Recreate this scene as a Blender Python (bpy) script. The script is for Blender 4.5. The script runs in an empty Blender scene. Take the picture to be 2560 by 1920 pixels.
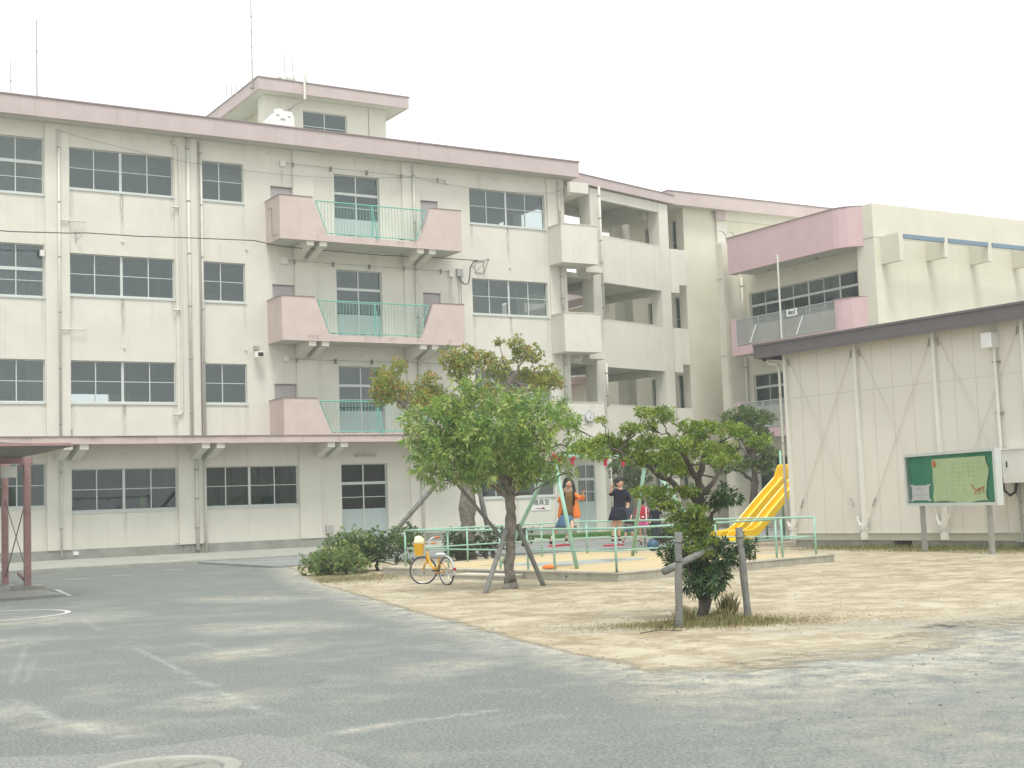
import bpy, bmesh, math, random
import numpy as np
from mathutils import Vector, Matrix
R_ = math.radians
C = bpy.context.scene.collection
S = bpy.context.scene
rnd = random.Random(7)

# ------------------------------------------------------------------ camera
cam = bpy.data.cameras.new('camera'); camo = bpy.data.objects.new('camera', cam); C.objects.link(camo)
yaw, pitch, roll = 0.55115, 0.08627, -0.03627
fwd = Vector((math.sin(yaw)*math.cos(pitch), math.cos(yaw)*math.cos(pitch), math.sin(pitch)))
rgt = Vector((math.cos(yaw), -math.sin(yaw), 0)); upv = rgt.cross(fwd)
r2 = rgt*math.cos(roll)+upv*math.sin(roll); u2 = -rgt*math.sin(roll)+upv*math.cos(roll)
camo.matrix_world = Matrix(((r2.x,u2.x,-fwd.x,0),(r2.y,u2.y,-fwd.y,0),(r2.z,u2.z,-fwd.z,1.6),(0,0,0,1)))
cam.sensor_width = 36; cam.lens = 3404.3/2560*36; cam.clip_start = .1; cam.clip_end = 3000
S.camera = camo
# ------------------------------------------------------------------ world + sun (bright overcast)
SUN_EL, SUN_AZ = 66, 200      # azimuth measured from +Y clockwise
W = bpy.data.worlds.new('World'); S.world = W; W.use_nodes = True
nt = W.node_tree; nt.nodes.clear()
out = nt.nodes.new('ShaderNodeOutputWorld'); bg = nt.nodes.new('ShaderNodeBackground')
sky = nt.nodes.new('ShaderNodeTexSky'); sky.sky_type = 'NISHITA'; sky.sun_disc = False
sky.sun_elevation = R_(SUN_EL); sky.sun_rotation = R_(SUN_AZ); sky.dust_density = 3; sky.air_density = 1
tc = nt.nodes.new('ShaderNodeTexCoord'); mp = nt.nodes.new('ShaderNodeMapping'); mp.inputs['Scale'].default_value = (1,1,2.2)
mp.inputs['Location'].default_value = (3.1,1.2,.4)
nz = nt.nodes.new('ShaderNodeTexNoise'); nz.inputs['Scale'].default_value = 2.1; nz.inputs['Detail'].default_value = 5
rp = nt.nodes.new('ShaderNodeValToRGB'); rp.color_ramp.elements[0].position = .36; rp.color_ramp.elements[1].position = .56
rp.color_ramp.elements[0].color = (.86,.86,.86,1); rp.color_ramp.elements[1].color = (1,1,1,1)
mx = nt.nodes.new('ShaderNodeMixRGB'); mx.inputs[2].default_value = (9.7,9.9,9.75,1)
L = nt.links.new
L(tc.outputs['Generated'], mp.inputs[0]); L(mp.outputs[0], nz.inputs[0]); L(nz.outputs['Fac'], rp.inputs[0])
L(rp.outputs[0], mx.inputs[0]); L(sky.outputs[0], mx.inputs[1]); L(mx.outputs[0], bg.inputs[0])
bg.inputs[1].default_value = .113; L(bg.outputs[0], out.inputs[0])
sun = bpy.data.lights.new('sun','SUN'); sun.energy = 2.3; sun.angle = R_(17); sun.color = (1,.965,.90)
suno = bpy.data.objects.new('sun', sun); C.objects.link(suno)
d = Vector((math.sin(R_(SUN_AZ))*math.cos(R_(SUN_EL)), math.cos(R_(SUN_AZ))*math.cos(R_(SUN_EL)), math.sin(R_(SUN_EL))))
suno.rotation_euler = d.to_track_quat('Z','Y').to_euler(); suno.location = (10,-10,40)
S.view_settings.view_transform = 'Standard'; S.view_settings.look = 'None'
S.view_settings.exposure = 0.36; S.view_settings.gamma = 1
S.render.engine = 'CYCLES'

# ------------------------------------------------------------------ materials
def M(name, col, rough=.85, var=.1, scale=2.0, bump=0, bscale=60, metal=0, streak=0, col2=None, spots=0, spec=.4, attr=None, trans=0, coat=0):
    m = bpy.data.materials.new(name); m.use_nodes = True; n = m.node_tree; N = n.nodes; Lk = n.links.new
    b = N['Principled BSDF']; b.inputs['Roughness'].default_value = rough; b.inputs['Metallic'].default_value = metal
    b.inputs['Specular IOR Level'].default_value = spec
    if coat: b.inputs['Coat Weight'].default_value = coat
    g = N.new('ShaderNodeNewGeometry'); nn = N.new('ShaderNodeTexNoise'); nn.inputs['Scale'].default_value = scale; nn.inputs['Detail'].default_value = 8
    nn.inputs['Roughness'].default_value = .62
    Lk(g.outputs['Position'], nn.inputs['Vector'])
    mixr = N.new('ShaderNodeMixRGB'); rr = N.new('ShaderNodeValToRGB'); rr.color_ramp.elements[0].position = .3; rr.color_ramp.elements[1].position = .7
    Lk(nn.outputs['Fac'], rr.inputs[0]); Lk(rr.outputs[0], mixr.inputs[0])
    if attr:
        a = N.new('ShaderNodeAttribute'); a.attribute_name = attr
        mul = N.new('ShaderNodeMixRGB'); mul.blend_type = 'MULTIPLY'; mul.inputs[0].default_value = 1
        mixr.inputs[1].default_value = (1-var,)*3+(1,); mixr.inputs[2].default_value = (1+var,)*3+(1,)
        Lk(a.outputs['Color'], mul.inputs[1]); Lk(mixr.outputs[0], mul.inputs[2]); cout = mul.outputs[0]
    else:
        c2 = col2 or tuple(c*(1+var) for c in col)
        c1 = col if col2 else tuple(c*(1-var) for c in col)
        mixr.inputs[1].default_value = (*c1,1); mixr.inputs[2].default_value = (*c2,1); cout = mixr.outputs[0]
    if streak:   # rain streaks and grime running down the wall
        mpn = N.new('ShaderNodeMapping'); mpn.inputs['Scale'].default_value = (3.2,3.2,.12); Lk(g.outputs['Position'], mpn.inputs[0])
        n2 = N.new('ShaderNodeTexNoise'); n2.inputs['Scale'].default_value = 1.4; n2.inputs['Detail'].default_value = 6; n2.inputs['Roughness'].default_value = .7
        Lk(mpn.outputs[0], n2.inputs['Vector'])
        r3 = N.new('ShaderNodeValToRGB'); r3.color_ramp.elements[0].position = .56; r3.color_ramp.elements[1].position = .78
        r3.color_ramp.elements[0].color = (0,0,0,1); r3.color_ramp.elements[1].color = (streak,)*3+(1,)
        Lk(n2.outputs['Fac'], r3.inputs[0])
        m3 = N.new('ShaderNodeMixRGB'); m3.blend_type = 'MULTIPLY'; m3.inputs[2].default_value = (.62,.6,.54,1)
        Lk(r3.outputs[0], m3.inputs[0]); Lk(cout, m3.inputs[1]); cout = m3.outputs[0]
    if spots:
        n4 = N.new('ShaderNodeTexNoise'); n4.inputs['Scale'].default_value = 90; n4.inputs['Detail'].default_value = 2; Lk(g.outputs['Position'], n4.inputs['Vector'])
        r4 = N.new('ShaderNodeValToRGB'); r4.color_ramp.elements[0].position = .35; r4.color_ramp.elements[1].position = .65
        r4.color_ramp.elements[0].color = (1-spots,)*3+(1,); r4.color_ramp.elements[1].color = (1+spots,)*3+(1,)
        Lk(n4.outputs['Fac'], r4.inputs[0]); m4 = N.new('ShaderNodeMixRGB'); m4.blend_type = 'MULTIPLY'; m4.inputs[0].default_value = 1
        Lk(cout, m4.inputs[1]); Lk(r4.outputs[0], m4.inputs[2]); cout = m4.outputs[0]
    Lk(cout, b.inputs['Base Color'])
    if bump:
        n5 = N.new('ShaderNodeTexNoise'); n5.inputs['Scale'].default_value = bscale; n5.inputs['Detail'].default_value = 4; Lk(g.outputs['Position'], n5.inputs['Vector'])
        bp = N.new('ShaderNodeBump'); bp.inputs['Strength'].default_value = bump; bp.inputs['Distance'].default_value = .02
        Lk(n5.outputs['Fac'], bp.inputs['Height']); Lk(bp.outputs[0], b.inputs['Normal'])
    if trans:
        tr = N.new('ShaderNodeBsdfTranslucent'); Lk(cout, tr.inputs[0]); ms = N.new('ShaderNodeMixShader'); ms.inputs[0].default_value = trans
        o = N['Material Output']; Lk(b.outputs[0], ms.inputs[1]); Lk(tr.outputs[0], ms.inputs[2]); Lk(ms.outputs[0], o.inputs[0])
    return m
def glass(name, tint, body, tf, ior=2.15):
    # window glass: sky reflection over a pane that lets part of the light through
    m = bpy.data.materials.new(name); m.use_nodes = True; n = m.node_tree; N = n.nodes; Lk = n.links.new
    N.remove(N['Principled BSDF']); o = N['Material Output']
    gl = N.new('ShaderNodeBsdfGlossy'); gl.inputs['Roughness'].default_value = .02; gl.inputs['Color'].default_value = (.86,.97,.96,1)
    tr = N.new('ShaderNodeBsdfTransparent'); tr.inputs[0].default_value = (*tint,1)
    df = N.new('ShaderNodeBsdfDiffuse'); df.inputs[0].default_value = (*body,1)
    g = N.new('ShaderNodeNewGeometry'); nz = N.new('ShaderNodeTexNoise'); nz.inputs['Scale'].default_value = .9; Lk(g.outputs['Position'], nz.inputs['Vector'])
    bp = N.new('ShaderNodeBump'); bp.inputs['Strength'].default_value = .06; bp.inputs['Distance'].default_value = .05; Lk(nz.outputs['Fac'], bp.inputs['Height']); Lk(bp.outputs[0], gl.inputs['Normal'])
    fr = N.new('ShaderNodeFresnel'); fr.inputs['IOR'].default_value = ior
    m1 = N.new('ShaderNodeMixShader'); m1.inputs[0].default_value = tf; Lk(df.outputs[0], m1.inputs[1]); Lk(tr.outputs[0], m1.inputs[2])
    m2 = N.new('ShaderNodeMixShader'); Lk(fr.outputs[0], m2.inputs[0]); Lk(m1.outputs[0], m2.inputs[1]); Lk(gl.outputs[0], m2.inputs[2]); Lk(m2.outputs[0], o.inputs[0])
    return m
K = {}
K['cream'] = M('cream_render', (.655,.645,.575), .9, .05, 1.1, .25, 55, streak=.32, spots=.03)
K['cream2'] = M('cream_render_yellow', (.655,.64,.535), .9, .05, 1.1, .25, 55, streak=.22, spots=.03)
K['pink'] = M('pink_paint', (.56,.465,.43), .8, .07, 1.4, .2, 50, streak=.4, spots=.03)
K['pink2'] = M('rose_paint', (.58,.42,.435), .8, .05, 1.4, .15, 50, streak=.15)
K['pinkroof'] = M('faded_pink_fascia', (.50,.425,.42), .85, .07, 1.2, .2, 50, streak=.45, spots=.03)
K['capdark'] = M('grey_metal_coping', (.25,.2,.2), .6, .1, 3)
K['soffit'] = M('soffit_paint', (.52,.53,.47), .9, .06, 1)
K['plinth'] = M('bare_concrete', (.30,.31,.275), .95, .22, 1.6, .3, 40, spots=.08)
K['pave'] = M('pavement_concrete', (.34,.345,.31), .95, .12, 1.2, .2, 40, spots=.06)
K['alu'] = M('aluminium_frame', (.56,.6,.58), .45, .05, 6, metal=.15)
K['panelblue'] = M('pale_blue_door_panel', (.42,.49,.48), .6, .05, 2)
K['hatch'] = M('grey_hatch_paint', (.42,.4,.395), .7, .05, 2)
K['pipe'] = M('cream_pipe', (.60,.60,.54), .6, .08, 5)
K['pipedark'] = M('old_steel_pipe', (.36,.32,.30), .6, .2, 5)
K['band'] = M('pipe_band', (.27,.26,.24), .6)
K['green'] = M('mint_green_paint', (.24,.44,.34), .5, .12, 9, spec=.5, col2=(.32,.52,.42))
K['green2'] = M('turquoise_balcony_paint', (.16,.47,.38), .5, .12, 9)
K['rust'] = M('rust', (.16,.09,.06), .9, .3, 9)
K['dark'] = M('dark_interior', (.16,.16,.15), .9, .2, .8)
K['room'] = M('room_paint', (.55,.56,.50), .9, .15, .8)
K['glass'] = glass('window_glass', (.66,.74,.74), (.035,.055,.055), .8, 2.0)  # lighter copy: upper panes' brighter sky reflection put into tint and IOR
K['glass_dim'] = glass('dim_reflection_glass', (.55,.62,.60), (.02,.03,.032), .7, 1.7)  # same glass, darker copy: dimmer reflections put into tint and IOR
K['curtain'] = M('pale_curtain', (.36,.45,.47), .9, .12, 4)
K['curtaing'] = M('mint_curtain', (.33,.47,.42), .9, .12, 4)
K['white'] = M('white_paint', (.74,.75,.74), .6, .04, 3)
K['offwhite'] = M('off_white_plastic', (.68,.68,.63), .6, .05, 3)
K['black'] = M('black_paint', (.03,.03,.03), .5, .1, 5)
K['wire'] = M('black_cable', (.05,.055,.055), .7, .1, 5)
K['steel'] = M('galvanised_steel', (.40,.40,.38), .5, .15, 6, metal=.5)
K['tank'] = M('fibreglass_tank', (.62,.66,.6), .5, .04, 2)
K['brownroof'] = M('brown_metal_fascia', (.115,.105,.11), .5, .08, 3, spec=.5)
K['prefab'] = M('prefab_panel', (.665,.64,.575), .7, .03, .7, spots=.015)
K['prefabcol'] = M('prefab_column_paint', (.70,.70,.64), .55, .03, 2)
K['sage'] = M('sill_rail_paint', (.43,.43,.34), .7, .05, 2)
K['joint'] = M('panel_joint', (.52,.50,.44), .8, .05, 2)
K['rod'] = M('brace_rod_paint', (.64,.62,.55), .6, .05, 5)
K['redsteel'] = M('faded_red_steel', (.33,.20,.19), .7, .18, 4)
K['corr'] = M('corrugated_sheet', (.26,.25,.22), .7, .2, 3)
K['wood'] = M('grey_weathered_post', (.185,.19,.175), .9, .25, 7, .6, 40)
K['bark'] = M('grey_bark', (.175,.16,.135), .95, .45, 9, .9, 30)
K['barkd'] = M('dark_bark', (.10,.088,.072), .95, .4, 9, .9, 30)
K['yellow'] = M('yellow_slide_plastic', (.80,.52,.012), .32, .06, 1.5, spec=.5)
K['red'] = M('red_plastic', (.44,.025,.05), .5, .1, 6)
K['orange'] = M('orange_cloth', (.72,.20,.045), .8, .1, 8, .3, 30)
K['brown'] = M('brown_shirt', (.17,.105,.05), .9, .1, 8)
K['denim'] = M('denim_blue', (.075,.145,.23), .9, .2, 15, .3, 60)
K['navy'] = M('navy_knit', (.012,.014,.028), .9, .2, 8, .3, 60)
K['navy2'] = M('dark_slate_cloth', (.045,.06,.085), .9, .2, 8)
K['skin'] = M('skin', (.62,.37,.26), .55, .06, 6)
K['hair'] = M('black_hair', (.012,.010,.010), .45, .3, 20, .5, 80)
K['lips'] = M('lips', (.35,.10,.09), .5)
K['byellow'] = M('bicycle_yellow', (.70,.38,.015), .35, .05, 5, spec=.6)
K['chrome'] = M('chrome', (.62,.62,.62), .25, .05, 5, metal=.9)
K['tyre'] = M('tyre_rubber', (.05,.05,.05), .85, .1, 9)
K['grip'] = M('orange_grip', (.55,.2,.05), .6)
K['bag'] = M('cream_cloth_bag', (.80,.78,.52), .9, .08, 9, .4, 25)
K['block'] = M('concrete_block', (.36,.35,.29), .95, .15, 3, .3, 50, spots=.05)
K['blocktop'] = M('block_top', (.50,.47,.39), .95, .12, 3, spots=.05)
K['mat'] = M('blue_grey_rubber_mat', (.33,.37,.35), .9, .2, 3, spots=.08)
K['board'] = M('green_felt', (.045,.29,.16), .9, .08, 3)
K['poster'] = M('pale_green_paper', (.58,.71,.42), .8, .05, 5)
K['paper'] = M('white_paper', (.76,.75,.78), .8, .03, 5)
K['ink'] = M('ink', (.12,.14,.1), .8)
K['deepred'] = M('dark_red_arrow', (.30,.03,.06), .7)
K['pinkcloth'] = M('pink_cloth', (.68,.16,.36), .8, .1, 9)
K['ball'] = M('blue_ball', (.04,.10,.17), .5, .1, 4)
K['bluepipe'] = M('blue_grey_gutter', (.17,.25,.34), .5, .08, 4)
K['manhole'] = M('iron_cover', (.22,.23,.2), .8, .2, 20, .4, 50)
K['railgrey'] = M('grey_balcony_bars', (.36,.385,.38), .5, .06, 4)
K['grasspatch'] = M('lawn', (.07,.16,.04), .95, .3, 6)
LEAF = M('leaves', (1,1,1), .5, .12, 40, attr='Col', trans=.3, spec=.35)

# ------------------------------------------------------------------ mesh helpers
class MB:
    def __init__(s): s.v=[]; s.f=[]; s.m=[]; s.mats=[]; s.cur=0
    def mat(s, m):
        if m not in s.mats: s.mats.append(m)
        s.cur = s.mats.index(m); return s
    def add(s, vs, fs):
        o=len(s.v); s.v += [tuple(p) for p in vs]; s.f += [tuple(i+o for i in f) for f in fs]; s.m += [s.cur]*len(fs); return s
    def box(s, x0,x1,y0,y1,z0,z1):
        return s.add([(x0,y0,z0),(x1,y0,z0),(x1,y1,z0),(x0,y1,z0),(x0,y0,z1),(x1,y0,z1),(x1,y1,z1),(x0,y1,z1)],
              [(0,3,2,1),(4,5,6,7),(0,1,5,4),(1,2,6,5),(2,3,7,6),(3,0,4,7)])
    def obox(s, o, ax, ay, az, x0,x1,y0,y1,z0,z1):   # box in a local frame
        P=[]
        for z in (z0,z1):
            for x,y in ((x0,y0),(x1,y0),(x1,y1),(x0,y1)): P.append(Vector(o)+Vector(ax)*x+Vector(ay)*y+Vector(az)*z)
        return s.add(P,[(0,3,2,1),(4,5,6,7),(0,1,5,4),(1,2,6,5),(2,3,7,6),(3,0,4,7)])
    def prism(s, poly, z0, z1):
        n=len(poly); vs=[(x,y,z0) for x,y in poly]+[(x,y,z1) for x,y in poly]
        return s.add(vs,[tuple(range(n-1,-1,-1)),tuple(range(n,2*n))]+[(i,(i+1)%n,n+(i+1)%n,n+i) for i in range(n)])
    def xprism(s, poly, y0, y1):   # poly in x,z extruded along y
        n=len(poly); vs=[(x,y0,z) for x,z in poly]+[(x,y1,z) for x,z in poly]
        return s.add(vs,[tuple(range(n)),tuple(range(2*n-1,n-1,-1))]+[((i+1)%n,i,n+i,n+(i+1)%n) for i in range(n)])
    def yprism(s, poly, x0, x1):   # poly in y,z extruded along x
        n=len(poly); vs=[(x0,y,z) for y,z in poly]+[(x1,y,z) for y,z in poly]
        return s.add(vs,[tuple(range(n-1,-1,-1)),tuple(range(n,2*n))]+[(i,(i+1)%n,n+(i+1)%n,n+i) for i in range(n)])
    def tube(s, pts, r, seg=8, cap=True):
        pts=[Vector(p) for p in pts]; n=len(pts); rs = r if isinstance(r,(list,tuple)) else [r]*n
        o=len(s.v); t0=(pts[1]-pts[0]).normalized(); ref = Vector((0,0,1)) if abs(t0.z)<.9 else Vector((1,0,0))
        a=t0.cross(ref).normalized()
        for i,p in enumerate(pts):
            t = (pts[min(i+1,n-1)]-pts[max(i-1,0)]).normalized()
            a = (a - t*a.dot(t)).normalized(); b=t.cross(a)
            for k in range(seg):
                an=2*math.pi*k/seg; s.v.append(tuple(p+(a*math.cos(an)+b*math.sin(an))*rs[i]))
        fs=[(o+i*seg+k,o+i*seg+(k+1)%seg,o+(i+1)*seg+(k+1)%seg,o+(i+1)*seg+k) for i in range(n-1) for k in range(seg)]
        if cap: fs += [tuple(o+k for k in range(seg-1,-1,-1)), tuple(o+(n-1)*seg+k for k in range(seg))]
        s.f += fs; s.m += [s.cur]*len(fs); return s
    def lathe(s, prof, c, ax=(0,0,1), seg=24):
        ax=Vector(ax).normalized(); ref=Vector((0,0,1)) if abs(ax.z)<.9 else Vector((1,0,0)); a=ax.cross(ref).normalized(); b=ax.cross(a); c=Vector(c)
        vs=[c+ax*h+(a*math.cos(2*math.pi*k/seg)+b*math.sin(2*math.pi*k/seg))*r for r,h in prof for k in range(seg)]
        n=len(prof); fs=[(i*seg+k,(i+1)*seg+k,(i+1)*seg+(k+1)%seg,i*seg+(k+1)%seg) for i in range(n-1) for k in range(seg)]
        return s.add(vs,fs)
    def ell(s, c, rx,ry,rz, seg=14, rings=9, frame=None):
        c=Vector(c); fr = frame or (Vector((1,0,0)),Vector((0,1,0)),Vector((0,0,1))); vs=[]; 
        for i in range(rings+1):
            th=math.pi*i/rings
            for k in range(seg):
                ph=2*math.pi*k/seg
                vs.append(c+fr[0]*(rx*math.sin(th)*math.cos(ph))+fr[1]*(ry*math.sin(th)*math.sin(ph))+fr[2]*(rz*math.cos(th)))
        return s.add(vs,[(i*seg+k,(i+1)*seg+k,(i+1)*seg+(k+1)%seg,i*seg+(k+1)%seg) for i in range(rings) for k in range(seg)])
    def build(s, name, mat=None, parent=None, smooth=False, bevel=0):
        me=bpy.data.meshes.new(name); off=Vector((0,0,0))
        p=parent
        while p is not None: off += Vector(p.location); p=p.parent
        me.from_pydata([(a-off.x,b-off.y,c-off.z) for a,b,c in s.v],[],s.f)
        if s.mats:
            for m in s.mats: me.materials.append(m)
            me.polygons.foreach_set('material_index', s.m)
        else: me.materials.append(mat)
        if smooth: me.polygons.foreach_set('use_smooth',[True]*len(s.f))
        me.update(); ob=bpy.data.objects.new(name, me); C.objects.link(ob)
        if parent is not None: ob.parent=parent
        if bevel:
            b=ob.modifiers.new('bevel','BEVEL'); b.width=bevel; b.segments=2; b.limit_method='ANGLE'
        return ob
def split(mb, name, mat, parent, smooth=False, cap=99):
    # every loose piece becomes a part of its own
    par=list(range(len(mb.v)))
    def fd(i):
        while par[i]!=i: par[i]=par[par[i]]; i=par[i]
        return i
    for f in mb.f:
        a=fd(f[0])
        for i in f[1:]: par[fd(i)]=a
    gr={}
    for f,m in zip(mb.f,mb.m): gr.setdefault(fd(f[0]),[]).append((f,m))
    out=[]
    for k,fs in gr.items():
        q=MB(); q.mats=list(mb.mats); mp_={}
        for f,m in fs:
            g=[]
            for i in f:
                if i not in mp_: mp_[i]=len(q.v); q.v.append(mb.v[i])
                g.append(mp_[i])
            q.f.append(tuple(g)); q.m.append(m)
        out.append(q.build(name,mat,parent,smooth))
    return out
def tag(o, label=None, cat=None, group=None, kind=None):
    if label: o['label']=label
    if cat: o['category']=cat
    if group: o['group']=group
    if kind: o['kind']=kind
    return o
def thing(name, label, cat, loc=(0,0,0), group=None):
    o=bpy.data.objects.new(name,None); C.objects.link(o); o.location=loc; o.empty_display_size=.2
    return tag(o,label,cat,group)
X_,Y_,Z_ = Vector((1,0,0)),Vector((0,1,0)),Vector((0,0,1))

def wall_with_holes(mb, O, U, N, u0, u1, z0, z1, t, holes):
    """wall in plane through O, along U, outer normal N, thickness t inwards, rectangular holes (ua,ub,za,zb)"""
    O,U,N=Vector(O),Vector(U),Vector(N)
    us=sorted({u0,u1}|{min(max(h[i],u0),u1) for h in holes for i in (0,1)}); zs=sorted({z0,z1}|{min(max(h[i],z0),z1) for h in holes for i in (2,3)})
    def solid(i,j):
        if i<0 or j<0 or i>=len(us)-1 or j>=len(zs)-1: return False
        u=(us[i]+us[i+1])/2; z=(zs[j]+zs[j+1])/2
        return not any(h[0]<u<h[1] and h[2]<z<h[3] for h in holes)
    P=lambda u,z,d: O+U*u+Z_*z-N*d
    for i in range(len(us)-1):
        for j in range(len(zs)-1):
            if not solid(i,j): continue
            a,b,c,e=us[i],us[i+1],zs[j],zs[j+1]
            mb.add([P(a,c,0),P(b,c,0),P(b,e,0),P(a,e,0)],[(0,1,2,3)])
            mb.add([P(a,c,t),P(b,c,t),P(b,e,t),P(a,e,t)],[(3,2,1,0)])
            if not solid(i-1,j): mb.add([P(a,c,0),P(a,e,0),P(a,e,t),P(a,c,t)],[(0,1,2,3)])
            if not solid(i+1,j): mb.add([P(b,c,0),P(b,e,0),P(b,e,t),P(b,c,t)],[(3,2,1,0)])
            if not solid(i,j-1): mb.add([P(a,c,0),P(b,c,0),P(b,c,t),P(a,c,t)],[(3,2,1,0)])
            if not solid(i,j+1): mb.add([P(a,e,0),P(b,e,0),P(b,e,t),P(a,e,t)],[(0,1,2,3)])

def window(parent, O, U, N, u0,u1,z0,z1, ups, hz, thick=(), rec=.09, fw_=.035, gm=None, sill=True, name='window', label=None, panelz=None, kind='window'):
    """aluminium sashes: ups = x of uprights, hz = heights of thin bars, thick = (za,zb) transoms"""
    O,U,N=Vector(O),Vector(U),Vector(N); f=MB(); P=MB()
    B=lambda mb,a,b,c,e,d0,d1: mb.obox(O,U,N,Z_,a,b,-d1,-d0,c,e)
    e=.004
    B(f,u0+e,u1-e,z0+e,z0+.055,rec,rec+.07); B(f,u0+e,u1-e,z1-.035,z1-e,rec,rec+.07)
    B(f,u0+e,u0+.035,z0+.055,z1-.035,rec,rec+.07); B(f,u1-.035,u1-e,z0+.055,z1-.035,rec,rec+.07)
    if sill: B(f,u0-.02,u1+.02,z0-.06,z0-.002,-.035,rec+.05)
    for q in ups:
        q,w = (q if isinstance(q,tuple) else (q,fw_))
        B(f,q-w/2,q+w/2,z0+.055,z1-.035,rec+.008,rec+.062)
    xs=[u0+.035]+sorted([(q[0]-q[1]/2 if isinstance(q,tuple) else q-fw_/2) for q in ups])+[u1-.035]
    xe=[u0+.035]+sorted([(q[0]+q[1]/2 if isinstance(q,tuple) else q+fw_/2) for q in ups])+[u1-.035]
    for h in hz:
        for i in range(len(xs)-1): B(f,xe[i],xs[i+1],h-.012,h+.012,rec+.015,rec+.055)
    for za,zb in thick: B(f,u0+.035,u1-.035,za,zb,rec-.006,rec+.066)
    ob=f.build(name, K['alu'], parent)
    if label: ob['label']=label
    zb0 = z0+.055
    if panelz:
        pn=MB(); B(pn,u0+.03,u1-.03,z0+.05,panelz,rec+.02,rec+.05); pn.build('panel',K['panelblue'],ob); zb0=panelz+.02
    q_=[O+U*u+Z_*z-N*(rec+.036) for u,z in ((u0+.03,zb0-.02),(u1-.03,zb0-.02),(u1-.03,z1-.03),(u0+.03,z1-.03))]
    if (q_[1]-q_[0]).cross(q_[2]-q_[1]).dot(N)<0: q_.reverse()
    P.add(q_,[(0,1,2,3)])
    P.build('pane', gm or K['glass'], ob)
    return ob
def curtain(parent,O,U,N,u0,u1,z0,z1,mat,dist=.3):
    mb=MB(); n=int((u1-u0)/.035); O,U,N=Vector(O),Vector(U),Vector(N)
    vs=[]
    for i in range(n+1):
        u=u0+(u1-u0)*i/n; dd=dist+.03*math.sin(i*1.3)+.015*math.sin(i*.37)
        for z in (z0,z1): vs.append(O+U*u-N*dd+Z_*z)
    mb.add(vs,[(2*i,2*i+2,2*i+3,2*i+1) for i in range(n)])
    return mb.build('curtain',mat,parent,True)
def downpipe(parent,x,y,z0,z1,r=.045,mat='pipe',step=1.85,off=0):
    mb=MB(); mb.mat(K[mat]).tube([(x,y,z0),(x,y,z1)],r,10)
    z=z1-.4-off
    while z>z0+.2:
        mb.mat(K['band']).tube([(x,y,z-.018),(x,y,z+.018)],r*1.22,10); mb.obox((x,y,z),X_,Y_,Z_,-.012,.012,r,r+.1,-.012,.012); z-=step
    return mb.build('downpipe',None,parent,True)

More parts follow.
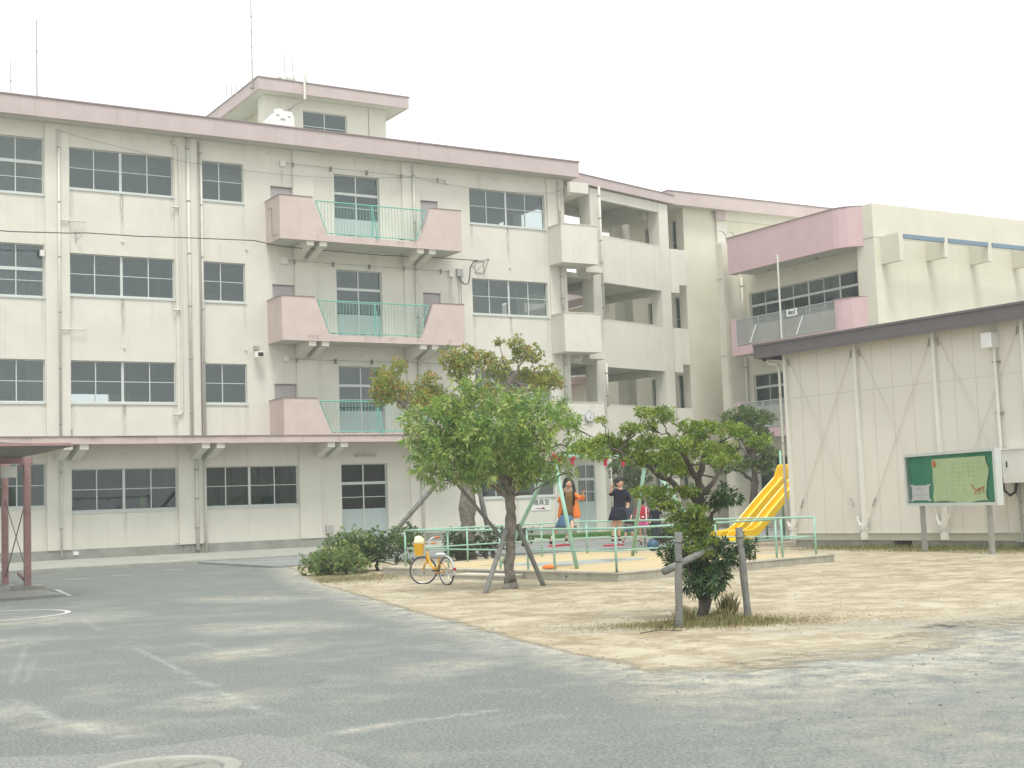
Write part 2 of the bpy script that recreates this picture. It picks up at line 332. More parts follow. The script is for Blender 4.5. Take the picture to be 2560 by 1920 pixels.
# ------------------------------------------------------------------ ground
edge=[(18.68,60),(18.68,44.5),(15.2,38),(13.71,33.3),(12.3,29.2),(11.55,26.57),(10.3,21.71),(9.4,18.24),(8.9,15.94),(8.35,13.86),(8.04,12.39),(7.7,10.5),(6.9,8.0),(6.2,6.0),(5.4,4.0),(4,1)]
def edge_x(y):
    for (xa,ya),(xb,yb) in zip(edge,edge[1:]):
        if yb<=y<=ya: return xb+(xa-xb)*(y-yb)/(ya-yb)
    return edge[-1][0]
def ground_material():
    m=bpy.data.materials.new('asphalt_and_dust'); m.use_nodes=True; n=m.node_tree; N=n.nodes; Lk=n.links.new; b=N['Principled BSDF']; b.inputs['Roughness'].default_value=.92
    b.inputs['Specular IOR Level'].default_value=.25
    g=N.new('ShaderNodeNewGeometry'); at=N.new('ShaderNodeAttribute'); at.attribute_name='Mask'; sp=N.new('ShaderNodeSeparateColor'); Lk(at.outputs['Color'],sp.inputs[0])
    def noise(s,det=6,rough=.6,vec=None):
        q=N.new('ShaderNodeTexNoise'); q.inputs['Scale'].default_value=s; q.inputs['Detail'].default_value=det; q.inputs['Roughness'].default_value=rough; Lk(vec or g.outputs['Position'],q.inputs['Vector']); return q.outputs['Fac']
    def ramp(x,a,c,v0=0,v1=1):
        q=N.new('ShaderNodeMapRange'); q.inputs[1].default_value=a; q.inputs[2].default_value=c; q.inputs[3].default_value=v0; q.inputs[4].default_value=v1; Lk(x,q.inputs[0]); return q.outputs[0]
    def mixc(f,a,c,bl='MIX'):
        q=N.new('ShaderNodeMixRGB'); q.blend_type=bl
        for i,w in ((0,f),(1,a),(2,c)):
            if isinstance(w,(tuple,float,int)): q.inputs[i].default_value = w if i==0 else (*w,1)
            else: Lk(w,q.inputs[i])
        return q.outputs[0]
    def math_(op,a,c):
        q=N.new('ShaderNodeMath'); q.operation=op; q.use_clamp=True
        for i,w in ((0,a),(1,c)):
            if isinstance(w,(float,int)): q.inputs[i].default_value=w
            else: Lk(w,q.inputs[i])
        return q.outputs[0]
    asp=mixc(ramp(noise(38,4,.75),.36,.64),(.04,.052,.05),(.31,.33,.315))      # stone chips
    asp=mixc(.45,asp,mixc(ramp(noise(.35,5),.3,.7),(.13,.145,.138),(.18,.195,.185)))
    vt=N.new('ShaderNodeVectorRotate'); vt.inputs['Angle'].default_value=.55; Lk(g.outputs['Position'],vt.inputs[0])
    mp=N.new('ShaderNodeMapping'); mp.inputs['Scale'].default_value=(.9,1.0,1); Lk(vt.outputs[0],mp.inputs[0])
    dust=ramp(noise(1.05,12,.78,mp.outputs[0]),.5,.75,0,.42)
    d2=math_('ADD',dust,math_('MULTIPLY',sp.outputs[0],ramp(noise(2.4,12,.85),.42,.6,.05,1.2)))
    grain=ramp(noise(45,4,.75),.3,.66,.25,1.15)
    dcol=mixc(ramp(noise(.5,4),.35,.65),(.47,.465,.41),(.52,.47,.35))
    col=mixc(math_('MULTIPLY',d2,grain),asp,dcol)
    vo=N.new('ShaderNodeTexVoronoi'); vo.feature='DISTANCE_TO_EDGE'; vo.inputs['Scale'].default_value=.33
    wv=N.new('ShaderNodeTexNoise'); wv.inputs['Scale'].default_value=1.3; wv.inputs['Detail'].default_value=6; Lk(g.outputs['Position'],wv.inputs['Vector'])
    vm=N.new('ShaderNodeMixRGB'); vm.inputs[0].default_value=.35; Lk(g.outputs['Position'],vm.inputs[1]); Lk(wv.outputs['Color'],vm.inputs[2]); Lk(vm.outputs[0],vo.inputs['Vector'])
    crack=ramp(vo.outputs['Distance'],0,.005,.4,0)
    col=mixc(math_('MULTIPLY',crack,ramp(noise(.8,3),.5,.6)),col,(.08,.085,.08))
    col=mixc(math_('MULTIPLY',sp.outputs[2],ramp(noise(3,6),.3,.6,.4,1.0)),col,(.14,.145,.135))  # damp/dark patches and seams
    col=mixc(math_('MULTIPLY',sp.outputs[1],ramp(noise(9,6,.8),.42,.58,0,.8)),col,(.58,.58,.53))  # worn chalk lines
    Lk(col,b.inputs['Base Color'])
    bp=N.new('ShaderNodeBump'); bp.inputs['Strength'].default_value=.5; bp.inputs['Distance'].default_value=.012; Lk(noise(90,3),bp.inputs['Height']); Lk(bp.outputs[0],b.inputs['Normal'])
    return m
def sand_material(name,c1,c2,c3,grassy=True):
    m=bpy.data.materials.new(name); m.use_nodes=True; n=m.node_tree; N=n.nodes; Lk=n.links.new; b=N['Principled BSDF']; b.inputs['Roughness'].default_value=.95; b.inputs['Specular IOR Level'].default_value=.15
    g=N.new('ShaderNodeNewGeometry')
    def noise(s,det=6,rough=.6,st=None):
        q=N.new('ShaderNodeTexNoise'); q.inputs['Scale'].default_value=s; q.inputs['Detail'].default_value=det; q.inputs['Roughness'].default_value=rough
        Lk(g.outputs['Position'],q.inputs['Vector']); return q.outputs['Fac']
    def ramp(x,a,c,v0=0,v1=1):
        q=N.new('ShaderNodeMapRange'); q.inputs[1].default_value=a; q.inputs[2].default_value=c; q.inputs[3].default_value=v0; q.inputs[4].default_value=v1; Lk(x,q.inputs[0]); return q.outputs[0]
    def mixc(f,a,c):
        q=N.new('ShaderNodeMixRGB')
        for i,w in ((0,f),(1,a),(2,c)):
            if isinstance(w,(tuple,float,int)): q.inputs[i].default_value = w if i==0 else (*w,1)
            else: Lk(w,q.inputs[i])
        return q.outputs[0]
    col=mixc(ramp(noise(.5,10,.72),.36,.66),c1,c2)
    if grassy:
        at=N.new('ShaderNodeAttribute'); at.attribute_name='Mask'; sp=N.new('ShaderNodeSeparateColor'); Lk(at.outputs['Color'],sp.inputs[0])
        mt=N.new('ShaderNodeMath'); mt.operation='MULTIPLY'; Lk(sp.outputs[1],mt.inputs[0]); Lk(ramp(noise(1.5,12,.8),.44,.55,.08,.9),mt.inputs[1])
        col=mixc(mt.outputs[0],col,c3)
        m2=N.new('ShaderNodeMath'); m2.operation='MULTIPLY'; Lk(sp.outputs[2],m2.inputs[0]); Lk(ramp(noise(1.2,8,.7),.35,.65),m2.inputs[1])
        m3_=N.new('ShaderNodeMath'); m3_.operation='SUBTRACT'; m3_.inputs[1].default_value=.45; Lk(sp.outputs[2],m3_.inputs[0])
        m4_=N.new('ShaderNodeMath'); m4_.operation='MAXIMUM'; m4_.use_clamp=True; Lk(m2.outputs[0],m4_.inputs[0]); Lk(m3_.outputs[0],m4_.inputs[1])
        col=mixc(m4_.outputs[0],col,mixc(ramp(noise(38,4,.75),.36,.64),(.24,.245,.215),(.42,.41,.35)))
    col=mixc(ramp(noise(110,2),.3,.7,0,.35),col,tuple(x*.6 for x in c1))
    if grassy:      # the sand thins out towards its edges and lets the asphalt show through
        nn1=N.new('ShaderNodeMath'); nn1.operation='MULTIPLY_ADD'; nn1.inputs[1].default_value=2.0; Lk(noise(1.6,14,.82),nn1.inputs[0]); Lk(sp.outputs[0],nn1.inputs[2])
        Lk(ramp(nn1.outputs[0],1.02,1.42),b.inputs['Alpha'])
    Lk(col,b.inputs['Base Color'])
    bp=N.new('ShaderNodeBump'); bp.inputs['Strength'].default_value=.55; bp.inputs['Distance'].default_value=.02; Lk(noise(14,8,.75),bp.inputs['Height']); Lk(bp.outputs[0],b.inputs['Normal'])
    return m
def grid_mesh(name, xs_fn, ys, nx, mat, zf, maskf):
    vs=[];cols=[]
    for y in ys:
        a,b_=xs_fn(y)
        for i in range(nx+1):
            x=a+(b_-a)*i/nx; vs.append((x,y,zf(x,y))); cols.append((*maskf(x,y),1))
    fs=[(j*(nx+1)+i,j*(nx+1)+i+1,(j+1)*(nx+1)+i+1,(j+1)*(nx+1)+i) for j in range(len(ys)-1) for i in range(nx)]
    me=bpy.data.meshes.new(name); me.from_pydata(vs,[],fs); me.materials.append(mat)
    ca=me.color_attributes.new('Mask','FLOAT_COLOR','POINT'); ca.data.foreach_set('color',np.array(cols,dtype=np.float32).ravel())
    me.polygons.foreach_set('use_smooth',[True]*len(fs))
    o=bpy.data.objects.new(name,me); C.objects.link(o); return o
def blob(x,y,cx,cy,rx,ry,ang=0):
    dx,dy=x-cx,y-cy; c,s_=math.cos(ang),math.sin(ang); u=(dx*c+dy*s_)/rx; v=(-dx*s_+dy*c)/ry
    return max(0,1-(u*u+v*v))
def seg_d(x,y,pts):
    best=9
    for (xa,ya),(xb,yb) in zip(pts,pts[1:]):
        dx,dy=xb-xa,yb-ya; t=max(0,min(1,((x-xa)*dx+(y-ya)*dy)/(dx*dx+dy*dy))); best=min(best,math.hypot(x-xa-t*dx,y-ya-t*dy))
    return best
seams=[[(9.2,38.2),(12.2,33.0)],[(9.2,38.2),(16.5,38.6)],[(1.89,9.89),(2.47,9.53),(3.23,9.54),(3.6,9.6)]]
chalk=[[(4.76,16.66),(4.56,14.96),(4.31,13.02),(4.08,11.15),(4.0,10.06)],[(2.53,13.01),(2.57,11.96),(2.64,11.08),(2.78,10.1)],[(3.97,9.16),(4.45,9.25),(4.93,9.22),(5.4,9.23)],[(3.77,18.05),(2.82,14.14)],[(3.54,16.47),(2.97,14.22)],[(5.51,22.04),(5.15,19.82)],[(5.47,16.59),(5.46,15.63),(5.62,14.38)],[(6.41,14.14),(7.1,14.2),(7.18,13.39)]]
dusty=[(2.0,11.9,.9,.6),(2.68,10.7,.35,.9),(4.3,9.18,.35,.14),(2.0,20,1.5,2.0),(5.2,22.5,1.6,1.6),(3.2,19,1.4,1.2),(6.6,12.0,1.0,.7),(5.6,15.0,1.2,.8),(7.0,18,1.2,1.6),(9.0,24,1.2,2.0),(4.0,11.5,.8,.7)]
def sand_lo(x):      # near edge of the sand, where it thins out over the asphalt
    return 9.3+.35*math.sin(x*1.1)+.2*math.sin(x*2.7+1)+max(0,x-9)*.12 - max(0,x-14)*.12
def gmask(x,y):
    s=x-edge_x(min(max(y,1),60)); near=max(0,1-abs(s)/.25)*.45 if y>10 else 0
    if x>6.2: q=sand_lo(x)-y; near=max(near,(max(.3,.95-q/3.4) if q>0 else .95)*min(1,(s+.9)/.9)) if s>-.9 else near
    near=max(near,.14*max(0,1+s/1.6)) if y<24 else near
    for (a_,b_,rx,ry) in dusty: near=max(near,.6*blob(x,y,a_,b_,rx,ry,.4))
    ch=0
    if x<7.6 and y<22.5:
        for k_,dl in enumerate(chalk):
            d_=seg_d(x,y,dl); w_=.05 if k_ in (0,3,4) else .09; ch=max(ch,max(0,1-d_/w_)*(.5 if k_ in (0,2,1) else .28))
    dk=0
    if y>30:
        for sm in seams[:2]: dk=max(dk,max(0,1-seg_d(x,y,sm)/.45)*.8)
    if y<11: dk=max(dk,max(0,1-seg_d(x,y,seams[2])/.03)*.8)
    return (min(1,near),ch,dk)
ys=[2+ .07*i for i in range(180)]+[14.6+.2*i for i in range(155)]+[45.6,60]
g=grid_mesh('asphalt_ground', lambda y:(-2 if y<13 else 0, 22 if y<14 else edge_x(min(y,60))+.4), ys, 230, ground_material(), lambda x,y:0.0, gmask)
tag(g,kind='structure')
gb=MB(); gb.box(-900,900,-600,1400,-.3,-.02); tag(gb.build('ground',M('yard_earth',(.33,.31,.25),.95,.15,.6)),kind='structure')
def smask(x,y):
    gr=max(blob(x,y,10.6,12.6,3.6,1.9,-.2),.8*blob(x,y,13.5,17.2,4,2,-.5),.8*blob(x,y,19,18.5,4,2.5,-.4),blob(x,y,12.6,28.5,2.4,3.0),blob(x,y,12.6,19.6,2.6,2.0),.9*blob(x,y,13.2,21.2,2.2,1.6),.9*blob(x,y,19.5,15.5,3.5,2.2,-.4),.9*blob(x,y,23.5,16.5,2.5,5),.7*blob(x,y,16,18,5,1.6,-.5),.5,.8*blob(x,y,22.5,19.5,3.4,4), blob(x,y,26.6,22,1.4,14)*1.4,.6*blob(x,y,15.5,14,3,1.2),.8*blob(x,y,10.2,16.5,1.5,2.2),.8*blob(x,y,9.2,13.8,1.2,1.6))
    gv=max(.9*blob(x,y,12.6,10.9,3.0,1.2,-.5),.6*blob(x,y,10.8,9.6,3.5,.9,-.4),.6*blob(x,y,9.9,13.9,1.3,1.0),.6*blob(x,y,16,11,3,1.5,-.3))
    q=y-sand_lo(x); gv=max(min(1,gv*1.4),max(0,1.35-q/.7))
    e=x-edge_x(min(max(y,1),60)); cov=min(max(0,e/.45+.1),max(0,(y-sand_lo(x))/2.6))
    return (min(1,cov),min(1,gr*1.6),min(1.35,gv))
def sz(x,y):
    e=x-edge_x(min(y,60)); h=.004+.03*min(1,max(0,e/1.5))*(0.5+.5*math.sin(x*1.3+y*.7)*math.sin(y*.9-x*.4))
    h+=.05*max(0,1-math.hypot(x-11.25,y-13.7)/.9)
    if 13.2<x<23.5 and 20.3<y<31: h=min(h,.03)
    h*=min(1,max(.0,(y-sand_lo(x))/1.2+.1))
    return max(.004,h)
SANDM=sand_material('sandy_soil',(.445,.39,.28),(.545,.51,.41),(.27,.215,.13))
s=grid_mesh('sand_ground', lambda y:(edge_x(min(y,60)), 36), [8.2+.07*i for i in range(60)]+[12.4+.12*i for i in range(80)]+[22.0+.3*i for i in range(68)], 260, SANDM, sz, smask)
_b=bmesh.new(); _b.from_mesh(s.data); bmesh.ops.delete(_b,geom=[f for f in _b.faces if f.calc_center_median().y<sand_lo(f.calc_center_median().x)+.12*math.sin(f.calc_center_median().x*9) ],context='FACES'); _b.to_mesh(s.data); _b.free()
tag(s,kind='structure')
# asphalt road behind the playground, with a kerb on its far side
rb=MB(); rb.prism([(14.2,36.2),(29.5,33.6),(60,33.6),(60,43.2),(14.2,43.2)],-.01,.055)
tag(rb.build('road_behind_playground',M('road_asphalt',(.235,.25,.24),.95,.18,.8,.3,80,spots=.12)),kind='structure')
# pavement along the school, rising to the wall
pv=MB(); pv.mat(K['pave']).yprism([(42.75,-.01),(42.75,.10),(45.72,.255),(45.72,-.01)],-4,30.8)
pv.mat(K['plinth']).box(-4,60,42.6,42.745,-.01,.085); pv.mat(K['band']).box(-4,60,42.57,42.599,-.01,.006)  # kerb shadow painted as a darker kerb and a dark strip at its foot
pv.mat(K['pave']).prism([(30.8,42.75),(60,43.2),(60,47.9),(30.8,47.9)],-.005,.10)
tag(pv.build('pavement'),kind='structure')
lw=MB(); lw.prism([(28.2,43.6),(36,43.6),(36,45.2),(28.2,45.2)],.05,.285); tag(lw.build('green_doormat_strip',K['grasspatch']),'bright green artificial grass strip laid in front of the ground floor door','mat')
# faded painted lines on the asphalt
pl=MB()
def ring_poly(cx,cy,rx,ry,w,a0,a1,n=40,z=.006):
    vs=[]
    for i in range(n+1):
        a=a0+(a1-a0)*i/n
        for rr in (0,w): vs.append((cx+(rx-rr)*math.cos(a),cy+(ry-rr)*math.sin(a),z))
    return vs,[(2*i,2*i+2,2*i+3,2*i+1) for i in range(n)]
pl.add(*ring_poly(4.2,24.3,1.6,1.35,.09,-2.2,2.2))
for i in range(7): pl.box(6.9+.16*i*.35,6.99+.16*i*.35,28.9+i*.42,29.25+i*.42,.005,.0062)
for xx,yy in ((8.6,36.5),(10,37.2),(12,38.9),(14.3,39.7)): pl.box(xx,xx+.55,yy,yy+.1,.005,.0062)
lm=M('worn_white_line',(.5,.5,.47),.9,.35,9,col2=(.62,.62,.6))
tag(pl.build('painted_lines',lm),kind='structure')
# small concrete patch with the drain cover at the camera's feet
pt=MB(); pt.prism([(1.2,9.9),(1.89,9.87),(2.47,9.51),(3.23,9.52),(3.55,9.55),(3.67,9.2),(3.7,8.6),(3.67,7.8),(3.4,6.0),(1.0,6.0)],-.004,.004)
tag(pt.build('concrete_patch',M('patched_asphalt',(.205,.215,.20),.95,.45,42,.4,70,spots=.2)),kind='structure')
mh=thing('manhole_cover','round iron manhole cover in the asphalt at the bottom edge of the picture','manhole cover',(2.60,8.54,0))
a=MB(); a.lathe([(0,.012),(.355,.012),(.365,.005)],(2.60,8.54,0)); 
for k in range(6):
    an=k*math.pi/3+.3; a.tube([(2.60,8.54,.014),(2.60+.32*math.cos(an),8.54+.32*math.sin(an),.014)],.006,5)
a.build('lid',K['manhole'],mh)
a=MB(); a.lathe([(.37,.006),(.38,.022),(.48,.022),(.49,.0)],(2.60,8.54,0),seg=40); a.build('rim',K['plinth'],mh)

# ------------------------------------------------------------------ main school building
B0=.257; WY=45.72
sch=thing('school_building','long four storey cream school block with a pink roof edge and three pink balconies','building',(18,WY,0))
O=(0,WY,0); U=X_; N=-Y_
holes=[]
hd=lambda k:3.189+3.6*k
sl=lambda k:1.781+3.6*k
w1=[(1.98,3.39),(5.38,6.79),(8.85,10.6),(12.28,14.17)]
for k in range(4):
    holes.append((6.7,10.2,*w1[k])); holes.append((2.3,5.8,*w1[k]))
    holes.append((11.02,14.56,sl(k),hd(k)))
    holes.append((15.54,18.97 if k==0 else 17.13,sl(k),hd(k)))
    if k:
        holes.append((18.15,18.98,3.6*k+.6,3.6*k+2.49)); holes.append((24.24,25.01,3.6*k+.6,3.6*k+2.49))
    holes.append((20.66,22.52,.3 if k==0 else 3.6*k+.42,3.2+3.6*k))
    holes.append((26.44,29.96,sl(k),hd(k)))
wm=MB(); wall_with_holes(wm,O,U,N,2,30.9,.55,14.72,.2,holes); wm.build('front_wall',K['cream'],sch)
w2=MB(); wall_with_holes(w2,(0,WY-.03,0),U,N,2,20.66,.0,.56,.24,[]); wall_with_holes(w2,(0,WY-.03,0),U,N,22.52,30.9,.0,.56,.24,[]); w2.build('plinth',K['plinth'],sch)
pm=MB()
for a_,b_ in ((5.86,6.66),(10.23,11.01),(14.59,15.43),(19.0,19.82),(23.45,24.22),(30.06,30.88)):
    pm.box(a_,b_,WY-.07,WY-.001,.56 if a_ else 0,14.71)
split(pm,'pilaster',K['cream'],sch)
# end walls, rear wall, floors, roof
em=MB(); wall_with_holes(em,(30.9,0,0),Y_,X_,45.925,54.7,.0,14.71,.2,[(46.6,49.0,.3+3.6*k+.9,3.6*k+3.1) for k in range(4)]+[(49.6,52.6,.3+3.6*k+.9,3.6*k+3.1) for k in range(4)])
em.build('end_wall',K['cream'],sch)
bm_=MB(); wall_with_holes(bm_,(0,54.9,0),-X_,Y_,-30.9,-2,0,14.71,.2,[(-x-2.9,-x,1.2+3.6*k,3.1+3.6*k) for k in range(4) for x in (3,7.4,11.8,16.2,20.6,25)]); bm_.build('rear_wall',K['cream'],sch)
fm=MB()
for k in range(4): fm.box(2.01,30.69,45.93,54.69,3.6*k+.1,3.6*k+.25)
wall_with_holes(fm,(0,50.5,0),X_,-Y_,2.01,30.69,.26,14.5,.1,[(x,x+2.6,3.6*k+1.3,3.6*k+2.5) for k,x in ((1,11.7),(1,27.0),(2,27.0),(3,27.0),(0,3.0))])
for x in (10.6,15.0,19.4,23.8,26.2):
    for k in range(4): fm.box(x,x+.12,45.94,50.49,3.6*k+.255,3.6*k+3.69)
fm.build('floors_and_partitions',K['room'],sch)
fu=MB()
for k in range(4):
    for i in range(6):
        x=rnd.choice([7.2,8.6,11.4,12.6,13.6,15.8,27.2,28.6])+rnd.uniform(-.2,.2); fu.box(x,x+rnd.uniform(.5,1.0),47+i*.4,47.3+i*.4,3.6*k+.26,3.6*k+rnd.uniform(1.6,2.3))
split(fu,'cupboard',M('cupboard_paint',(.35,.36,.33),.7),sch)
rf=MB()
rf.mat(K['pinkroof']).xprism([(2,14.72),(31.275,14.72),(31.275,15.33),(2,15.33)],45.05,45.2)
rf.box(31.125,31.275,45.201,56,14.72,15.33)
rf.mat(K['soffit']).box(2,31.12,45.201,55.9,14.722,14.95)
rf.mat(K['capdark']).box(2,31.31,45.015,45.22,15.332,15.38)
rf.box(31.11,31.31,45.221,56,15.332,15.38)
rf.build('roof',None,sch)
# windows
DW=K['glass_dim']
for k in range(4):
    gm=DW if k==0 else K['glass']
    z0,z1=w1[k]
    for s_ in (0,-4.4):
        u0,u1=6.7+s_,10.2+s_
        th=() if k<2 else ((13.3 if k==3 else 9.72, 13.41 if k==3 else 9.83),)
        hz=[(z0+z1)/2] if k<2 else [z0+ (12.78-12.28)+.05]
        w=window(sch,O,U,N,u0,u1,z0,z1,[u0+.87,(u0+1.75,.07),u1-.88],hz,th,gm=gm)
        if k==2: curtain(w,O,U,N,u0+.05,u1-.05,z0,z1-.05,K['curtain'])
    window(sch,O,U,N,11.02,14.56,sl(k),hd(k),[11.86,(12.76,.09),13.68],[(sl(k)+hd(k))/2+.02],gm=gm)
    if k==0: window(sch,O,U,N,15.54,18.97,sl(k),hd(k),[16.3,(17.17,.09),18.1],[(sl(k)+hd(k))/2+.02],gm=gm)
    else: window(sch,O,U,N,15.54,17.13,sl(k),hd(k),[16.25],[(sl(k)+hd(k))/2+.02],gm=gm)
    window(sch,O,U,N,26.44,29.96,sl(k),hd(k),[27.25,(28.16,.08),29.07],[(sl(k)+hd(k))/2+.02],gm=gm)
    z=3.6*k
    dr=window(sch,O,U,N,20.66,22.52,.3 if k==0 else z+.42,3.2+z,[(21.59,.045)],[z+1.98],((z+2.44,z+2.54),),gm=gm,sill=False,name='door',panelz=z+1.55,rec=.12)
    if k:
        hm=MB()
        for a_,b_ in ((18.15,18.98),(24.24,25.01)): hm.box(a_+.01,b_-.01,WY+.05,WY+.09,z+.61,z+2.48)
        split(hm,'escape_hatch',K['hatch'],sch)
        hm=MB(); [hm.box(a_-.015,b_+.01,WY-.02,WY+.04,z+2.49,z+2.52) for a_,b_ in ((18.15,18.98),(24.24,25.01))]; split(hm,'hatch_hood',K['hatch'],sch)
pp=MB(); pp.box(13.3,13.5,WY+.14,WY+.145,1.88,2.24); pp.build('notice_in_window',K['poster'],sch)
# awning slab and balconies
aw=MB(); aw.mat(K['pink']).box(2,25.27,44.37,45.719,3.94,4.17); aw.mat(K['capdark']).box(2,25.29,44.34,45.719,4.172,4.2); aw.build('awning',None,sch)
def ribs(mb,xs,zt):
    for x in xs: mb.yprism([(44.43,zt-.004),(44.43,zt-.17),(44.7,zt-.21),(45.645,zt-.5),(45.645,zt-.004)],x,x+.28)
ab=MB(); ribs(ab,(6.1,6.6,10.48,10.98,15.01,15.53,19.58,20.08),3.94); split(ab,'awning_beam',K['cream'],sch)
am=MB(); am.mat(K['capdark']).tube([(12.1,44.362,4.16),(13.4,44.362,4.16),(13.4,44.362,3.96)],.008,4); am.tube([(18.6,44.362,4.16),(18.6,44.362,3.96)],.008,4); am.tube([(20.0,44.362,4.16),(20.0,44.362,3.96)],.008,4); am.build('awning_joints',None,sch)
for k in (1,2,3):
    z=3.6*k; bb=z+.325; bt=z+1.887
    if k==1: bb=4.202
    b=MB(); ob_=z+.55 if k>1 else 4.26
    b.mat(K['pink'])
    b.xprism([(17.94,bb),(25.27,bb),(25.27,bt),(24.0,bt),(23.46,ob_),(19.74,ob_),(19.19,bt),(17.94,bt)],44.37,44.49)
    b.box(17.94,18.06,44.491,45.719,bb,bt); b.box(25.15,25.27,44.491,45.719,bb,bt)
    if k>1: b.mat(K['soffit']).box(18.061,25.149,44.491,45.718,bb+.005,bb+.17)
    b.mat(K['capdark'])
    for xa,xb in ((17.92,19.2),(23.99,25.29)): b.box(xa,xb,44.35,44.51,bt+.001,bt+.022)
    for xa in (17.92,25.13): b.box(xa,xa+.16,44.511,45.719,bt+.001,bt+.022)
    b.tube([(17.93,44.62,bb+.2),(17.93,45.1,bb+.2),(17.93,45.1,bt-.35),(17.93,45.4,bt-.3)],.012,5) if k==3 else None
    bal=b.build('balcony',None,sch)
    if k>1:
        rbm=MB(); ribs(rbm,(18.96,19.46,23.38,23.88),bb+.004); split(rbm,'balcony_beam',K['cream'],bal)
    r=MB(); yy=44.43; zt=z+1.79; zb=z+.64 if k>1 else 4.3
    r.mat(K['green2'])
    r.tube([(19.33,yy,zt),(23.77,yy,zt)],.022); r.tube([(19.76,yy,zb),(23.36,yy,zb)],.018)
    r.tube([(19.33,yy,zt),(19.76,yy,zb)],.018); r.tube([(23.77,yy,zt),(23.36,yy,zb)],.018)
    x=19.42
    while x<23.74:
        lo=zb
        if x<19.76: lo=zt-(x-19.33)/(19.76-19.33)*(zt-zb)
        if x>23.36: lo=zt-(23.77-x)/(23.77-23.36)*(zt-zb)
        r.tube([(x,yy,lo),(x,yy,zt)],.0085,5,False); x+=.128
    r.tube([(21.55,yy,zt),(21.55,yy,zb)],.022); r.tube([(21.55,yy-.04,zt-.12),(21.72,yy-.1,zb-.02),(21.66,yy-.1,zb-.12)],.02)
    r.mat(K['rust'])
    for q in range(14): 
        x=rnd.uniform(19.8,23.3); r.box(x,x+rnd.uniform(.03,.12),yy-.012,yy+.01,zb-.035,zb-.018)
    for q in range(6):
        t=rnd.uniform(.2,.9); r.box(23.77-.41*t,23.80-.41*t,yy-.01,yy+.01,zt-(zt-zb)*t-.03,zt-(zt-zb)*t+.02)
    r.build('railing',None,bal)
# pipes
py=WY-.13
downpipe(sch,10.66,py,4.2,14.5,.04,off=.2); downpipe(sch,10.66,py,.3,3.5,.035)
downpipe(sch,15.06,py,4.2,14.7,.055); downpipe(sch,15.2,py,.35,3.5,.06,step=1.0)
downpipe(sch,15.53,py,4.2,14.6,.035); 
mb=MB(); mb.mat(K['pipedark']).tube([(15.44,py+.03,3.4),(15.44,py+.03,14.6)],.025); mb.mat(K['pipe']).tube([(15.5,py,3.4),(15.5,py,.28)],.04); mb.build('downpipe',None,sch,True)
mb=MB(); mb.tube([(14.5,WY-.01,14.5),(14.6,py,14.45),(14.75,py,14.35),(14.75,py,12.2),(14.75,py,8.6),(14.75,py,5.1),(14.68,py,5.0),(14.42,py,4.98)],.035)
for zz in (12.2,8.6): mb.tube([(14.75,py,zz),(14.46,py,zz)],.035)
mb.build('downpipe',K['pipe'],sch,True)
downpipe(sch,23.92,py,11.2,14.6,.05); downpipe(sch,23.92,py,7.6,10.95,.05); downpipe(sch,23.92,py,4.2,7.3,.05); downpipe(sch,23.92,py,.3,3.9,.05)
for z0,z1 in ((12.66,14.6),(9.05,11.05),(5.45,7.45),(.3,3.9)): downpipe(sch,30.59,py-.02,z0,z1,.05,step=.9)
mb=MB()
for z in (11.44,7.8): 
    mb.mat(K['pipe']).tube([(10.70,py,z),(11.5,py,z)],.022); mb.box(11.47,11.5,py-.03,py+.03,z-.03,z+.04)
    mb.mat(K['steel']).tube([(10.95,WY-.02,z-.35),(10.95,WY-.02,z-.06),(11.0,py,z-.02)],.014,5)
mb.mat(K['steel']).tube([(11.22,WY-.02,11.12),(11.22,WY-.02,10.75)],.013,5); mb.tube([(11.22,WY-.03,11.1),(11.38,WY-.25,10.95),(11.22,WY-.03,10.8)],.013,5)
mb.mat(K['steel']).tube([(11.02,WY-.1,4.2),(11.02,WY-.1,4.5)],.025)
mb.build('wall_brackets',None,sch)
mb=MB()
for x,z in ((9.35,14.46),(11.91,14.48),(12.8,14.47),(13.72,14.46),(16.29,14.49),(17.2,14.49),(18.09,14.49),(20.6,14.5),(21.55,14.5),(22.4,14.5),(24.9,14.45),(25.8,14.45),(26.7,14.45),(27.6,14.45),(28.4,14.45),(29.2,14.45),(12.78,10.88),(17.19,10.91),(21.6,10.91),(26.5,10.9),(28.2,10.9),(12.8,7.25),(17.1,7.3),(21.6,7.2),(28.3,7.2),(8.6,14.46),(12.7,3.6),(17.1,3.62),(21.6,3.6)):
    mb.box(x-.045,x+.045,WY-.05,WY-.001,z-.025,z+.03)
split(mb,'wall_vent',K['offwhite'],sch)
mb=MB()
for z in (14.15,10.57,6.98):
    for x in (19.0 if z>14 else 18.98,20.51,21.98,23.42,24.99): mb.mat(K['band']).box(x-.018,x+.018,WY-.16,WY-.001 if x>19.9 and x<23 else WY-.072,z-.1,z+.07)
    mb.mat(K['wire']).tube([(18.7,WY-.14,z+.02),(20.5,WY-.15,z),(22,WY-.15,z),(23.4,WY-.15,z),(25.4,WY-.14,z-.02)],.006,4)
mb.tube([(10.7,WY-.16,14.45)]+[(10.7+(14.9-10.7)*t/8,WY-.16,14.45-.62*(t/8)**.8) for t in range(1,9)]+[(14.9+(23.9-14.9)*t/10,WY-.18,13.83-.0*t-.25*math.sin(math.pi*t/10)+.3*t/10) for t in range(1,11)]+[(23.9+(30.5-23.9)*t/8,WY-.16,14.1-.18*math.sin(math.pi*t/8)) for t in range(1,9)],.005,4)
mb.build('wall_wiring',None,sch)
pb=MB()
